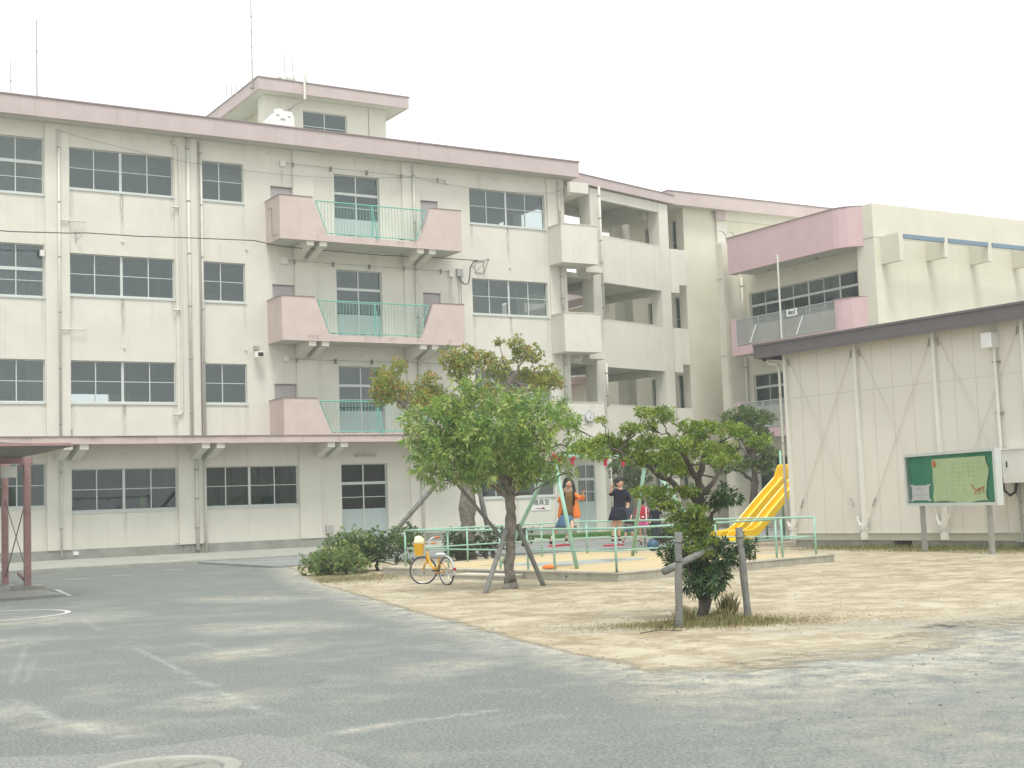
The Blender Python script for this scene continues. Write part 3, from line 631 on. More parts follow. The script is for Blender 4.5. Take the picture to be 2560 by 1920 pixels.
for x,z,w,h in ((18.61,14.15,.2,.2),(18.6,10.57,.24,.22),(18.58,7.0,.17,.18),(25.4,14.1,.12,.12),(25.47,10.5,.2,.26),(22.95,6.95,.24,.28),(10.12,10.3,.14,.2)): pb.box(x-w/2,x+w/2,WY-.12,WY-.001,z-h/2,z+h/2)
pb.mat(K['offwhite']).tube([(25.43,WY-.05,10.36),(25.43,WY-.05,9.3)],.01,5); pb.tube([(25.52,WY-.05,10.36),(25.52,WY-.05,9.3)],.01,5)
split(pb,'junction_box',K['offwhite'],sch)
# rain streaks under the window mullions and pipes
stm_=bpy.data.materials.new('rain_streak'); stm_.use_nodes=True; n=stm_.node_tree; N_=n.nodes; b=N_['Principled BSDF']; b.inputs['Roughness'].default_value=.95; b.inputs['Base Color'].default_value=(.26,.25,.19,1)
at=N_.new('ShaderNodeAttribute'); at.attribute_name='Mask'; ge=N_.new('ShaderNodeNewGeometry'); mpp=N_.new('ShaderNodeMapping'); mpp.inputs['Scale'].default_value=(14,1,1.1); nz2=N_.new('ShaderNodeTexNoise'); nz2.inputs['Scale'].default_value=1.6; nz2.inputs['Detail'].default_value=6
n.links.new(ge.outputs['Position'],mpp.inputs[0]); n.links.new(mpp.outputs[0],nz2.inputs['Vector']); mr=N_.new('ShaderNodeMapRange'); mr.inputs[1].default_value=.38; mr.inputs[2].default_value=.66; n.links.new(nz2.outputs['Fac'],mr.inputs[0])
mm=N_.new('ShaderNodeMath'); mm.operation='MULTIPLY'; n.links.new(at.outputs['Fac'],mm.inputs[0]); n.links.new(mr.outputs[0],mm.inputs[1]); n.links.new(mm.outputs[0],b.inputs['Alpha'])
sv=[];sc=[];sf=[]
def streak(x,zt,ln,w,st,y=WY-.003):
    o=len(sv)
    for i,(dz,al) in enumerate(((0,st),(.35*ln,st*.7),(.7*ln,st*.35),(ln,0))):
        for q,e in ((-w,0),(-w*.3,1),(w*.3,1),(w,0)): sv.append((x+q,y,zt-dz)); sc.append((al*e,)*3+(1,))
    for i in range(3):
        for j in range(3): sf.append((o+i*4+j,o+i*4+j+4,o+i*4+j+5,o+i*4+j+1))
for k in range(4):
    s0=sl(k)-.065
    for x,st in ((12.77,.55),(28.16,.6),(26.5,.35),(11.08,.25),(14.5,.2),(17.1,.2),(29.9,.2),(10.15,.2)):
        if k==0: st*=.4
        streak(x,s0,1.5+.3*math.sin(x*k),.10,st)
for x,z,ln,w,st in ((18.6,13.9,1.2,.06,.3),(22.2,11.0,1.0,.2,.2),(26.9,14.6,.8,.15,.25),(13.2,14.6,.7,.3,.15),(16.2,11,1.2,.12,.12),(25.6,9.6,1.4,.08,.25),(11.0,7.6,1.6,.06,.4),(11.0,11.2,1.5,.06,.3)): streak(x,z,ln,w,st)
streak(15.15,.62,.38,.55,.95,WY-.033); streak(14.6,.62,.3,.25,.6,WY-.033)
for i in range(9): streak(rnd.uniform(18.2,25),rnd.choice((11.33,7.73)),.2,rnd.uniform(.05,.2),.5,44.367)
for i in range(14): streak(rnd.uniform(4,25),4.16,.2,rnd.uniform(.1,.5),.35,44.367)
me=bpy.data.meshes.new('rain_streaks'); me.from_pydata([(a_-18,b_-WY,c_) for a_,b_,c_ in sv],[],sf); me.materials.append(stm_)
ca=me.color_attributes.new('Mask','FLOAT_COLOR','POINT'); ca.data.foreach_set('color',np.array(sc,dtype=np.float32).ravel()); so_=bpy.data.objects.new('rain_streaks',me); so_['kind']='stuff'; C.objects.link(so_); so_.parent=sch
# things fixed to the wall
eb=thing('electric_box','grey electric box with a black cable loop right of the middle balcony','electric box',(25.85,WY,10.5))
a=MB(); a.box(25.72,25.98,WY-.14,WY-.002,10.4,10.7); a.build('cabinet',K['steel'],eb)
a=MB(); a.tube([(25.8,WY-.06,10.4),(25.8,WY-.06,9.2)],.013,5); a.tube([(25.9,WY-.06,10.4),(25.9,WY-.06,9.2)],.013,5); a.build('conduit',K['steel'],eb)
a=MB(); a.tube([(25.8,WY-.1,10.4),(25.85,WY-.16,10.2),(26.0,WY-.2,10.08),(26.15,WY-.2,10.12),(26.24,WY-.18,10.4),(26.26,WY-.2,10.75),(26.36,WY-.3,10.98),(26.5,WY-.4,11.02)],.022,6); a.build('cable_loop',K['wire'],eb)
br=thing('cable_bracket','small open steel bracket frame holding the overhead cable on the wall','bracket',(26.8,WY,10.8))
a=MB(); P=[(26.58,WY-.02,11.06),(26.98,WY-.02,11.1),(26.98,WY-.02,10.6),(26.58,WY-.02,10.62)]; Q=[(x,y-.42,z) for x,y,z in P]
for i in range(4): a.tube([P[i],P[(i+1)%4]],.016,5)
a.tube([P[0],Q[1],P[3]],.016,5); a.tube([P[1],Q[1]],.016,5); a.tube([P[2],Q[1]],.016,5); a.build('frame',K['steel'],br)
cb=MB(); pts=[(-1,44.2,10.95)]
for x,z in ((8.8,10.77),(10.6,10.85),(11.2,10.9),(12.9,10.91),(14.6,10.98),(16.9,11.05),(18.2,11.03),(20.0,10.92),(22.3,10.92),(24.2,11.0),(26.5,11.03)): pts.append((x,44.2+ (x-8.8)/17.7*1.1 if x>18 else 44.2,z-(.12 if x<20 else .02)))
cb.tube(pts,.017,6); tag(cb.build('overhead_cable',K['wire'],None,True),'black cable strung across the school facade below the top balcony','cable')
sp=thing('loudspeaker','small grey horn loudspeaker on the wall left of the middle balcony','loudspeaker',(17.56,WY,7.14))
a=MB(); a.box(17.38,17.56,WY-.1,WY-.002,7.3,7.45); a.build('mount_box',K['steel'],sp)
a=MB(); a.obox((17.5,WY-.25,7.12),Vector((.9,-.4,0)),Vector((.4,.9,0)),Z_,-.16,.2,-.12,.1,-.12,.1); a.build('horn',K['offwhite'],sp)
a=MB(); a.obox((17.5,WY-.25,7.12),Vector((.9,-.4,0)),Vector((.4,.9,0)),Z_,-.03,.16,-.126,-.11,-.08,.06); a.build('mouth',K['black'],sp)
a=MB(); a.tube([(17.45,WY-.01,7.15),(17.45,WY-.2,7.15)],.015,5); a.tube([(17.45,WY-.06,7.32),(17.4,WY-.15,7.15)],.01,5); a.build('arm',K['black'],sp)
fl=thing('strip_light','fluorescent strip light fitting above the ground floor double door','wall light',(21.6,WY,3.44))
a=MB(); a.box(21.2,22.05,WY-.09,WY-.002,3.47,3.53); a.build('housing',K['steel'],fl); a=MB(); a.tube([(21.24,WY-.06,3.44),(22.0,WY-.06,3.44)],.018); a.build('tube',K['white'],fl)
mt=MB(); mt.box(19.98,20.25,WY-.12,WY-.002,.7,1.0); tag(mt.build('meter_box',K['hatch'],bevel=.01),'small grey box low on the wall left of the ground floor double door','meter box')
mt=MB(); mt.box(11.05,11.22,WY-.06,WY-.032,.38,.5); tag(mt.build('vent_grille',K['white']),'small white grille in the concrete base of the school wall','vent')

# ------------------------------------------------------------------ stair tower on the roof
tw=thing('stair_tower','cream rooftop stair tower with a wide overhanging pink roof','rooftop structure',(21.5,50,15))
a=MB(); wall_with_holes(a,(0,48.1,0),X_,-Y_,18.93,24.07,14.96,17.46,.2,[(20.5,22.35,15.6,17.03)]); wall_with_holes(a,(24.07,0,0),Y_,X_,48.301,54,14.96,17.46,.2,[])
wall_with_holes(a,(18.93,0,0),Y_,-X_,48.301,48.8,14.96,17.46,.2,[]); a.mat(K['cream']); a.build('walls',None,tw)
a=MB(); a.box(19.6,24.05,53.7,53.9,14.96,17.46); a.box(19.6,19.8,48.8,53.69,14.96,17.46); a.tube([(19.4,51.0,14.96),(19.4,51.0,17.4)],.05); a.tube([(19.4,51.5,14.96),(19.4,51.5,17.4)],.05); a.build('porch',K['cream2'],tw)
a=MB(); a.mat(K['pinkroof'])
a.box(18.46,24.82,47.5,47.64,17.46,17.9); a.box(18.46,18.6,47.641,55,17.46,17.9); a.box(24.68,24.82,47.641,55,17.46,17.9)
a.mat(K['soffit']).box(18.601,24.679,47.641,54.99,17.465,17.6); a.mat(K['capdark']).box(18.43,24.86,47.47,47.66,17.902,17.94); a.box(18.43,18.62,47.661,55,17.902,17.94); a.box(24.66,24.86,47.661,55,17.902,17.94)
a.build('roof',None,tw)
window(tw,(0,48.1,0),X_,-Y_,20.5,22.35,15.6,17.03,[21.43],[16.45],sill=False,gm=K['glass'])
a=MB(); a.tube([(23.3,48.09,14.96),(23.3,48.09,17.46)],.012,4); a.mat(K['band']); a.build('joint',None,tw)
a=MB(); a.mat(K['offwhite']).tube([(20.3,47.42,18.3),(20.3,47.42,17.25)],.05); a.tube([(20.3,47.42,18.3),(20.9,48.6,18.3),(20.6,49.4,18.0)],.03); a.mat(K['steel']).tube([(20.3,47.42,17.25),(20.0,47.9,17.05),(19.9,48.08,16.95)],.03); a.build('overflow_pipe',None,tw)
wt=thing('water_tank','small white box water tank beside the rooftop stair tower','water tank',(19.4,46.9,15))
a=MB(); a.xprism([(18.55,14.96),(19.5,14.96),(19.5,16.2),(19.42,16.42),(18.85,16.42),(18.55,16.1)],46.6,47.4); a.build('body',K['white'],wt)
a=MB(); a.lathe([(.18,0),(.18,.1),(.16,.14),(0,.14)],(19.05,47.0,16.42)); a.build('lid',K['white'],wt,True)
a=MB()
for x,z,w in ((18.85,16.24,.12),(19.3,16.22,.1),(19.05,16.1,.2)): a.box(x-w/2,x+w/2,46.585,46.597,z-.025,z+.025)
split(a,'stencil_mark',K['steel'],wt)
dt=thing('dome_tank','pale green domed water tank on top of the stair tower roof','water tank',(19.9,49.5,17.6))
a=MB(); a.lathe([(1.0,.0),(1.0,.6),(.92,.88),(.7,1.1),(.4,1.22),(0,1.26)],(19.75,49.3,17.6),seg=32); a.build('dome',K['tank'],dt,True)
a=MB(); a.tube([(19.95,48.3,17.6),(19.95,48.35,18.3),(19.95,48.5,18.7),(19.95,48.55,19.4)],.018,5); a.tube([(20.3,48.35,17.6),(20.3,48.4,18.3),(20.3,48.55,18.7),(20.3,48.6,19.3)],.018,5)
for i in range(4): a.tube([(19.95,48.32,17.75+i*.18),(20.3,48.38,17.75+i*.18)],.012,4)
a.build('ladder',K['steel'],dt); a=MB(); a.box(19.55,19.72,48.22,48.4,18.0,18.25); a.build('hatch_vent',K['steel'],dt)
a=MB(); a.box(20.9,21.3,48.9,49.3,17.6,18.1); a.build('valve_box',K['tank'],dt)
def mast(x,y,z0,z1,label,r=.022,knots=()):
    t=thing('antenna_mast',label,'antenna',(x,y,z0),'antenna masts on the school roof'); a=MB(); a.tube([(x,y,z0),(x,y,z1)],[r,r*.7],6); a.build('mast',K['steel'],t)
    a=MB(); a.box(x-.1,x+.1,y-.1,y+.1,z0,z0+.06)
    for k in knots: a.lathe([(0,-.04),(.04,-.02),(.04,.02),(0,.04)],(x,y,k),seg=8)
    a.build('fittings',K['steel'],t)
mast(9.63,48,14.96,17.45,'shorter thin antenna mast at the far left of the roof',.02,(16.7,))
mast(10.5,48,14.96,19.0,'tall pale antenna mast second from the left of the roof',.03,(17.9,))
mast(18.42,48,17.6,22.0,'tallest antenna mast rising beside the stair tower',.025,(18.6,19.2,19.8,20.4))
a=MB(); a.lathe([(.07,0),(.035,.25),(.01,.32),(.01,.5),(.07,.52),(0,.56)],(14.78,48,15.9)); a.box(14.7,14.86,47.92,48.08,14.96,15.9); tag(a.build('roof_vent',K['offwhite']),'tiny pointed white vent cowl on the main roof','roof vent')
rl=MB()
for x in (17.9,18.3): rl.tube([(x,49.4,17.6),(x,49.4,18.1),(x+.2,49.4,18.1),(x+.2,49.4,17.6)],.015,5)
tag(rl.build('roof_ladder_hoop',K['steel']),'small rusty ladder hoops at the left edge of the stair tower roof','ladder')

# ------------------------------------------------------------------ open stair link between the blocks
dn=Vector((4,1.1,0)).normalized(); nn_=Vector((dn.y,-dn.x,0)); P0=Vector((33.28,46.45,0))
lk=thing('open_stairway_link','cream open stairway link with solid parapets and empty openings between the two blocks','building',(33.3,46.5,0))
def LB(mb,u0,u1,d0,d1,z0,z1): mb.obox(P0,dn,nn_,Z_,u0,u1,-d1,-d0,z0,z1)   # d = depth behind the front plane
a=MB(); LB(a,-.70,-.02,0,.6,0,14.68); LB(a,4.08,4.76,0,.6,0,14.68); LB(a,5.2,5.8,3.0,3.6,0,14.4); LB(a,-2.0,-1.5,3.2,3.8,0,14.4); split(a,'pillar',K['cream'],lk)
a=MB()
for k in (1,2,3): LB(a,-.018,4.078,.03,.17,3.6*k-.09,3.6*k+1.9); LB(a,-.9,5.19,3.4,3.55,3.6*k+.3,3.6*k+1.0)
LB(a,-.018,4.078,.03,.25,14.26,14.7)
split(a,'parapet',K['cream'],lk)
a=MB()
for k in (1,2,3): LB(a,-.69,4.75,.02,.18,3.6*k+1.901,3.6*k+1.935)
split(a,'coping',K['cream2'],lk)
a=MB()
for k in (1,2,3): LB(a,-2.2,4.7,.19,3.39,3.6*k-.02,3.6*k+.18); LB(a,-.3,.0,.61,3.19,3.6*k-.3,3.6*k-.021); LB(a,3.7,4.07,.61,3.19,3.6*k-.3,3.6*k-.021)
LB(a,-1.9,4.7,3.2,3.5,14.42,14.74); LB(a,3.75,4.05,.61,3.19,14.0,14.5)
split(a,'floor_slab',K['soffit'],lk)
a=MB(); a.mat(K['pinkroof']); LB(a,-2.1,5.1,-.15,.0,14.74,15.12); a.mat(K['soffit']); LB(a,-2.1,5.1,.002,4.2,14.75,14.9); a.mat(K['capdark']); LB(a,-2.1,5.12,-.18,.04,15.122,15.15); a.build('roof',None,lk)
for k in (1,2,3):
    bx=MB(); z=3.6*k; zb=z+.28 if k>1 else z-.1
    bx.box(30.04,31.8,44.7,44.85,zb,z+1.84); bx.box(30.04,30.19,44.851,45.64,zb,z+1.84); bx.box(30.191,31.799,44.851,46.0,zb+.003,zb+.16); bx.box(31.8,32.65,45.6,46.3,zb-.15,zb+.1)
    bx.build('corner_balcony',K['cream'],lk)
cp=MB()
for k in (1,2,3): z=3.6*k+1.842; cp.box(30.02,31.82,44.68,44.87,z,z+.03); cp.box(30.02,30.21,44.871,45.64,z,z+.03)
split(cp,'coping',K['cream2'],lk)
tb=MB(); tb.box(30.6,31.5,44.75,44.95,13.98,14.42); tb.box(30.95,31.49,44.951,46.6,14.0,14.42); tb.mat(K['cream']); tb.build('top_beam',None,lk)
bm2=MB(); bm2.box(30.92,32.6,49.6,49.9,.2,14.0); bm2.box(30.92,32.0,49.0,49.59,14.0,14.5)
hh=MB()
for k in range(1,4): hh.box(30.92,32.3,49.6,49.75,3.6*k-.6,3.6*k+1.05)
split(hh,'rear_parapet',K['cream'],lk)
downpipe(lk,32.95,46.05,9.05,14.7,.055,step=.95); downpipe(lk,32.95,46.05,5.4,7.2,.055,step=.95); downpipe(lk,32.95,46.05,.3,3.4,.055)
# ground floor wall and door of the link
g2=MB(); wall_with_holes(g2,(0,WY+.05,0),X_,-Y_,30.9,32.5,.1,3.5,.15,[(31.1,31.95,.2,3.0)]); g2.mat(K['cream']); g2.build('ground_floor_wall',None,lk)
window(lk,(0,WY+.05,0),X_,-Y_,31.1,31.95,.2,3.0,[(31.53,.04)],[1.9],((2.36,2.46),),gm=K['glass_dim'],sill=False,name='door',panelz=1.5,rec=.05)
g3=MB(); LB(g3,-.7,5,3.9,4.05,.1,3.5); g3.build('ground_floor_rear_wall',K['cream2'],lk)
# clock, sign
ck=thing('wall_clock','round white clock on the cream parapet above the playground','clock',(31.3,44.6,4.75))
CX,CZ=31.02,4.88
a=MB(); a.lathe([(0,0),(.2,0),(.225,.04),(.225,.08),(.19,.09)],(CX,44.69,CZ),(0,-1,0),seg=32); a.build('case',K['railgrey'],ck,True)
a=MB(); a.lathe([(.195,.085),(0,.086)],(CX,44.69,CZ),(0,-1,0),seg=32); a.build('face',K['white'],ck)
a=MB(); cy_=44.69-.09
for k in range(12):
    an=k*math.pi/6; a.box(CX+.155*math.sin(an)-.011,CX+.155*math.sin(an)+.011,cy_-.003,cy_,CZ+.155*math.cos(an)-.014,CZ+.155*math.cos(an)+.014)
a.build('numerals',K['black'],ck)
a=MB(); a.tube([(CX,cy_-.008,CZ),(CX+.05,cy_-.008,CZ+.1)],.009,5); a.tube([(CX,cy_-.008,CZ),(CX,cy_-.008,CZ-.06)],.012,5); a.box(CX-.05,CX+.05,cy_-.004,cy_,CZ-.085,CZ-.06); a.build('hands',K['black'],ck)
a=MB(); a.tube([(CX,44.66,CZ+.22),(CX,44.66,CZ+.27)],.015,5); a.tube([(CX-.05,44.68,CZ-.22),(CX-.12,44.68,CZ-.3),(CX-.3,44.69,CZ-.32)],.006,4); a.build('cord',K['wire'],ck)
def text_mesh(txt,size,mat,parent,origin,ux,name='lettering',align='CENTER',ext=.002,bold=0):
    cu=bpy.data.curves.new('t','FONT'); cu.body=txt; cu.size=size; cu.align_x=align; cu.align_y='CENTER'; cu.extrude=ext; cu.offset=bold
    to=bpy.data.objects.new('t',cu); C.objects.link(to); dg=bpy.context.evaluated_depsgraph_get(); me=bpy.data.meshes.new_from_object(to.evaluated_get(dg))
    bpy.data.objects.remove(to); ux=Vector(ux).normalized(); nz_=ux.cross(Z_)
    off=Vector((0,0,0)); p=parent
    while p is not None: off+=Vector(p.location); p=p.parent
    Mx=Matrix(((ux.x,0,nz_.x,origin[0]-off.x),(ux.y,0,nz_.y,origin[1]-off.y),(0,1,0,origin[2]-off.z),(0,0,0,1))); me.transform(Mx)
    me.materials.clear(); me.materials.append(mat); ob=bpy.data.objects.new(name,me); C.objects.link(ob); ob.parent=parent; return ob
sg=thing('staff_room_sign','white paper sign with three black characters and a dark red arrow on the wall','sign',(29.24,WY,1.45))
a=MB(); a.box(28.78,29.7,WY-.02,WY-.002,1.22,1.68); a.build('panel',K['white'],sg)
text_mesh('職員室',.26,K['black'],sg,(29.26,WY-.024,1.53),X_)
a=MB(); a.box(28.98,29.3,WY-.025,WY-.021,1.285,1.31); a.xprism([(29.3,1.27),(29.47,1.27),(29.3,1.36)],WY-.026,WY-.021); a.build('arrow',K['deepred'],sg)
# ------------------------------------------------------------------ rear wing
rw=thing('rear_wing','tall cream rear wing with a pink roof edge behind the open stairway','building',(45,48.2,0))
a=MB(); wall_with_holes(a,(0,48.2,0),X_,-Y_,39.15,60,0,14.9,.2,[]); wall_with_holes(a,(39.15,0,0),Y_,-X_,48.401,54,0,14.9,.2,[(ya,yb,3.6*k+1.6,3.6*k+3.5) for k in range(4) for ya,yb in ((48.75,49.15),(50.4,51.1))]); wall_with_holes(a,(39.15,0,0),Y_,-X_,54.001,80,0,11.4,.2,[(57.5,79,3.6*k+.5,3.6*k+3.0) for k in range(3)]); a.box(39.351,60,53.8,53.99,0,14.9)
a.mat(K['cream2']); a.build('walls',None,rw)
for k in range(4):
    for ya,yb in ((48.75,49.15),(50.4,51.1)): window(rw,(39.15,0,0),Y_,-X_,ya,yb,3.6*k+1.6,3.6*k+3.5,[],[3.6*k+2.5],sill=False,gm=K['glass_dim'])
a=MB(); a.box(41.03,41.6,48.08,48.199,12.9,14.74); a.box(41.601,60,48.1,48.199,14.35,14.74); a.build('raised_band',K['cream'],rw)
a=MB(); a.mat(K['pinkroof']); a.box(37.94,60,47.7,47.85,14.73,15.33); a.box(37.94,38.09,47.851,54.3,14.73,15.33); a.box(40.94,41.5,47.97,48.07,14.3,14.728); a.mat(K['soffit']).box(38.091,60,47.851,54.3,14.74,14.9); a.mat(K['capdark']).box(37.91,60,47.67,47.87,15.332,15.37); a.box(37.91,38.1,47.871,54.3,15.332,15.37); a.mat(K['pinkroof']).box(37.5,39.1,54.4,80,11.4,12.1); a.build('roof',None,rw)
a=MB(); a.mat(M('grey_square_pipe',(.36,.35,.36),.6)); a.box(41.03,41.19,48.05,48.195,0,12.95); a.build('square_downpipe',None,rw)
a=MB()
for k in (1,2,3):
    a.mat(K['cream']).box(37.95,38.42,47.8,47.95,3.6*k-.1,3.6*k+1.9); a.box(38.44,38.95,47.9,48.05,3.6*k+.28,3.6*k+1.9); a.mat(K['black']).box(38.421,38.439,47.85,48.0,3.6*k+.1,3.6*k+1.9)
split(a,'side_parapet',None,rw)
for k in (1,2):
    a=MB(); a.mat(K['pink2']).box(37.6,39.14,56.5,78,3.6*k+.2,3.6*k+.55); bal=a.build('courtyard_balcony',None,rw)
    r=MB(); r.mat(K['green2']); zt=3.6*k+1.8; r.tube([(37.65,56.5,zt),(37.65,78,zt)],.025); r.tube([(37.65,56.5,zt-1.1),(37.65,78,zt-1.1)],.02)
    y=56.5
    while y<78: r.tube([(37.65,y,zt-1.1),(37.65,y,zt)],.012,4,False); y+=.2
    for y in (60,66,72): r.tube([(37.2,y,zt-1.2),(37.65,y+.3,zt)],.03,5)
    r.build('railing',None,bal)
for k in range(3):
    window(rw,(39.15,0,0),Y_,-X_,57.5,77,3.6*k+.5,3.6*k+3.0,[57.5+1.3*i for i in range(1,15)],[],((3.6*k+2.3,3.6*k+2.4),),sill=False,gm=K['glass_dim'])
# ------------------------------------------------------------------ classroom block on the right
cr=thing('classroom_block','cream classroom block with rose pink balconies and a row of concrete fins','building',(42,41,0))
a=MB(); a.mat(K['cream2'])
hol=[(38.6,45.06,3.6*k+1.7,3.6*k+3.13) for k in range(3)]
wall_with_holes(a,(40.1,0,0),Y_,-X_,37.9,45.4,0,11.5,.2,hol)
wall_with_holes(a,(0,37.0,0),X_,-Y_,39.43,60,0,12.66,.2,[])
a.box(39.43,40.099,37.201,37.9,0,12.66); a.box(38.95,40.299,45.401,45.8,0,12.6); a.box(41.25,41.45,45.4,48.19,0,12.29); a.box(40.3,41.249,45.401,45.6,0,12.6)
a.box(40.301,60,37.201,45.39,12.0,12.3); a.box(41.46,60,45.401,48.19,12.0,12.3)
a.build('walls',None,cr)
a=MB(); a.tube([(39.425,37.0,11.33),(39.425,37.9,11.33)],.012,4); a.tube([(39.43,36.997,11.33),(60,36.997,11.33)],.006,4); a.tube([(38.945,45.42,7.6),(38.945,45.8,7.6)],.01,4); a.tube([(38.945,45.42,11.0),(38.945,45.8,11.0)],.01,4); a.build('wall_joints',K['band'],cr)
a=MB(); a.box(41,60,38,47,.2,.4)
for k in range(3): a.box(40.31,46,37.3,45.3,3.6*k+.1,3.6*k+.25)
a.box(46,46.1,37.3,45.3,.3,12); a.build('floors_inside',K['dark'],cr)
def chamfer(mb,z0,z1,t,y1,x0=38.75):
    mb.prism([(x0,y1),(x0,38.44),(x0+.06,38.2),(x0+.22,37.9),(39.429,37.52),(39.429,37.52+t),(x0+.3,38.1),(x0+t,38.48),(x0+t,y1)],z0,z1)
a=MB(); a.mat(K['pink2']); chamfer(a,11.07,12.64,.15,44.8); a.box(38.9,39.2,44.65,44.8,11.07,12.64); a.mat(K['soffit']).box(38.901,40.099,38.5,44.64,11.1,11.3); a.prism([(39.0,38.49),(39.2,37.95),(40.09,37.95),(40.09,38.49)],11.1,11.3)
a.mat(K['capdark']); chamfer(a,12.642,12.675,.18,44.83,38.72); a.build('upper_balcony_wall',None,cr)
for k in (1,2):
    z=3.6*k; b=MB(); b.mat(K['pink2']); chamfer(b,z+.3,z+.68,.15,44.8); chamfer(b,z+.681,z+1.86,.15,38.6); b.box(38.75,38.9,44.5,44.8,z+.681,z+1.9); b.box(38.9,39.4,44.65,44.8,z+.3,z+1.9); b.mat(K['soffit']).box(38.901,40.099,38.5,44.64,z+.31,z+.5)
    b.prism([(39.0,38.49),(39.2,37.95),(40.09,37.95),(40.09,38.49)],z+.31,z+.5); b.mat(K['capdark']); chamfer(b,z+1.862,z+1.89,.18,38.62,38.72)
    bal=b.build('balcony',None,cr)
    r=MB(); r.mat(K['railgrey']); zt=z+1.83; zb=z+.76; X=38.8
    r.tube([(X,38.6,zt),(X,44.5,zt)],.022); r.tube([(X,38.6,zb),(X,44.5,zb)],.02)
    y=38.64
    while y<44.48: r.box(X-.006,X+.006,y-.014,y+.014,zb,zt); y+=.062
    for y in (38.62,40.2,41.6,43.1,44.48): r.box(X-.03,X+.02,y-.02,y+.02,zb-.05,zt)
    for y in (40.4,43.2): r.mat(K['white']).tube([(X-.05,y,zt-.35),(X-.35,y+.1,zb-.05)],.018,5)
    r.build('railing',None,bal)
for k in range(3):
    w=window(cr,(40.1,0,0),Y_,-X_,38.6,45.06,3.6*k+1.7,3.6*k+3.13,[(39.68,.08),40.6,(41.49,.08),42.4,(43.27,.08),44.15],[],((3.6*k+2.52,3.6*k+2.62),),rec=.1,sill=False,gm=K['glass_dim'])
    for y0,y1 in ((40.0,41.4),(42.0,43.2),(43.35,44.9)): curtain(w,(40.1,0,0),Y_,-X_,y0,y1,3.6*k+(1.75 if y0>42.5 else 2.05),3.6*k+3.05,K['curtaing'],.35)
mb=MB(); mb.tube([(38.73,41.66,7.9),(38.73,41.66,11.4)],.04,8); mb.build('vertical_pole',K['offwhite'],cr)
downpipe(cr,39.9,45.3,7.9,11.1,.05); downpipe(cr,39.9,45.3,4.3,7.5,.05); downpipe(cr,40.0,38.0,8.0,11.1,.05); downpipe(cr,39.9,45.3,.2,3.8,.05)
mb=MB(); mb.mat(K['steel'])
for y,z in ((40.3,11.0),(43.2,11.0)): mb.lathe([(0,0),(.05,0),(.06,-.08),(0,-.1)],(39.6,y,z+.1))
split(mb,'ceiling_lamp',None,cr)
cp_=thing('class_sign','white plate reading 4 no 1 hung on the grey balcony rail','sign',(38.74,41,8.85))
a=MB(); a.box(38.72,38.74,40.68,41.30,8.74,9.04); a.build('plate',K['white'],cp_)
text_mesh('4',.27,K['black'],cp_,(38.715,41.13,8.89),-Y_,bold=.006); text_mesh('の',.17,K['black'],cp_,(38.715,40.97,8.87),-Y_,bold=.006); text_mesh('1',.27,K['black'],cp_,(38.715,40.83,8.89),-Y_,bold=.006)
a=MB()
for i,x in enumerate((39.78,42.3,44.86,47.5,50.1,52.7)):
    a.box(x,x+.24,36.05,36.999,10.27 if i==0 else 10.55,11.36)
split(a,'concrete_fin',K['cream2'],cr)
a=MB()
for x0,x1 in ((40.03,42.29),(42.55,44.85),(45.11,47.49),(47.75,50.09),(50.35,52.69)): a.box(x0,x1,36.0,36.15,11.14,11.3)
split(a,'gutter_strip',K['bluepipe'],cr)
rl=MB()
for x in (40.2,40.75): rl.tube([(x,46.5,12.2),(x,46.5,13.1)]+[(x-.3+.3*math.cos(t*math.pi/6),46.5,13.1+.3*math.sin(t*math.pi/6)) for t in range(0,6)],.025,6)
rl.tube([(41.0,46.5,12.2),(41.0,46.5,13.2),(41.6,46.5,13.2),(41.6,46.5,12.2)],.02,5)
tag(rl.build('hooped_roof_ladder',K['steel']),'hooked ladder rails sticking up above the classroom block roof','ladder')
fb=MB(); fb.lathe([(0,0),(6,0),(6,4),(5,7),(0,9)],(75,50,8)); tag(fb.build('distant_dome',K['cream'],None,True),'grey rounded roof at the far right edge behind the classroom block','building')

# ------------------------------------------------------------------ prefab hall on the right
an=R_(3); pd=Vector((math.sin(an),-math.cos(an),0)); pn=Vector((-math.cos(an),-math.sin(an),0)); PP=Vector((27.31,29.25,0))
pf=thing('prefab_hall','beige prefabricated panel hall with brown roof edge and crossed wall braces','building',(28,24,0))
def PB(mb,s0,s1,o0,o1,z0,z1): mb.obox(PP,pd,pn,Z_,s0,s1,o0,o1,z0,z1)
a=MB(); PB(a,0,24,-.12,0,.4,5.62); PB(a,0,.1,-8,-.121,.4,5.62); a.build('wall_panels',K['prefab'],pf)
a=MB()
s_=.53
while s_<24:
    PB(a,s_-.006,s_+.006,.0005,.004,.41,5.6); s_+=.655
PB(a,.02,24,.0008,.0035,4.27,4.285) ; a.build('panel_joints',K['joint'],pf)
a=MB(); a.mat(K['sage']); PB(a,-.02,24,.001,.03,.22,.41); PB(a,-.02,24,.001,.05,.40,.418); a.build('base_rail',None,pf)
a=MB(); 
for s0,s1 in ((0,3.5),(4.13,11),(11.6,24)): PB(a,s0,s1,-.2,-.01,-.1,.22)
PB(a,0,.1,-8,-.21,-.1,.4); a.build('foundation',K['plinth'],pf)
a=MB(); PB(a,3.5,4.13,-.3,-.15,-.1,.22); a.build('vent_opening',K['black'],pf)
def strut(p,q,off): return [PP+pd*p[0]+pn*off+Z_*p[1],PP+pd*q[0]+pn*off+Z_*q[1]]
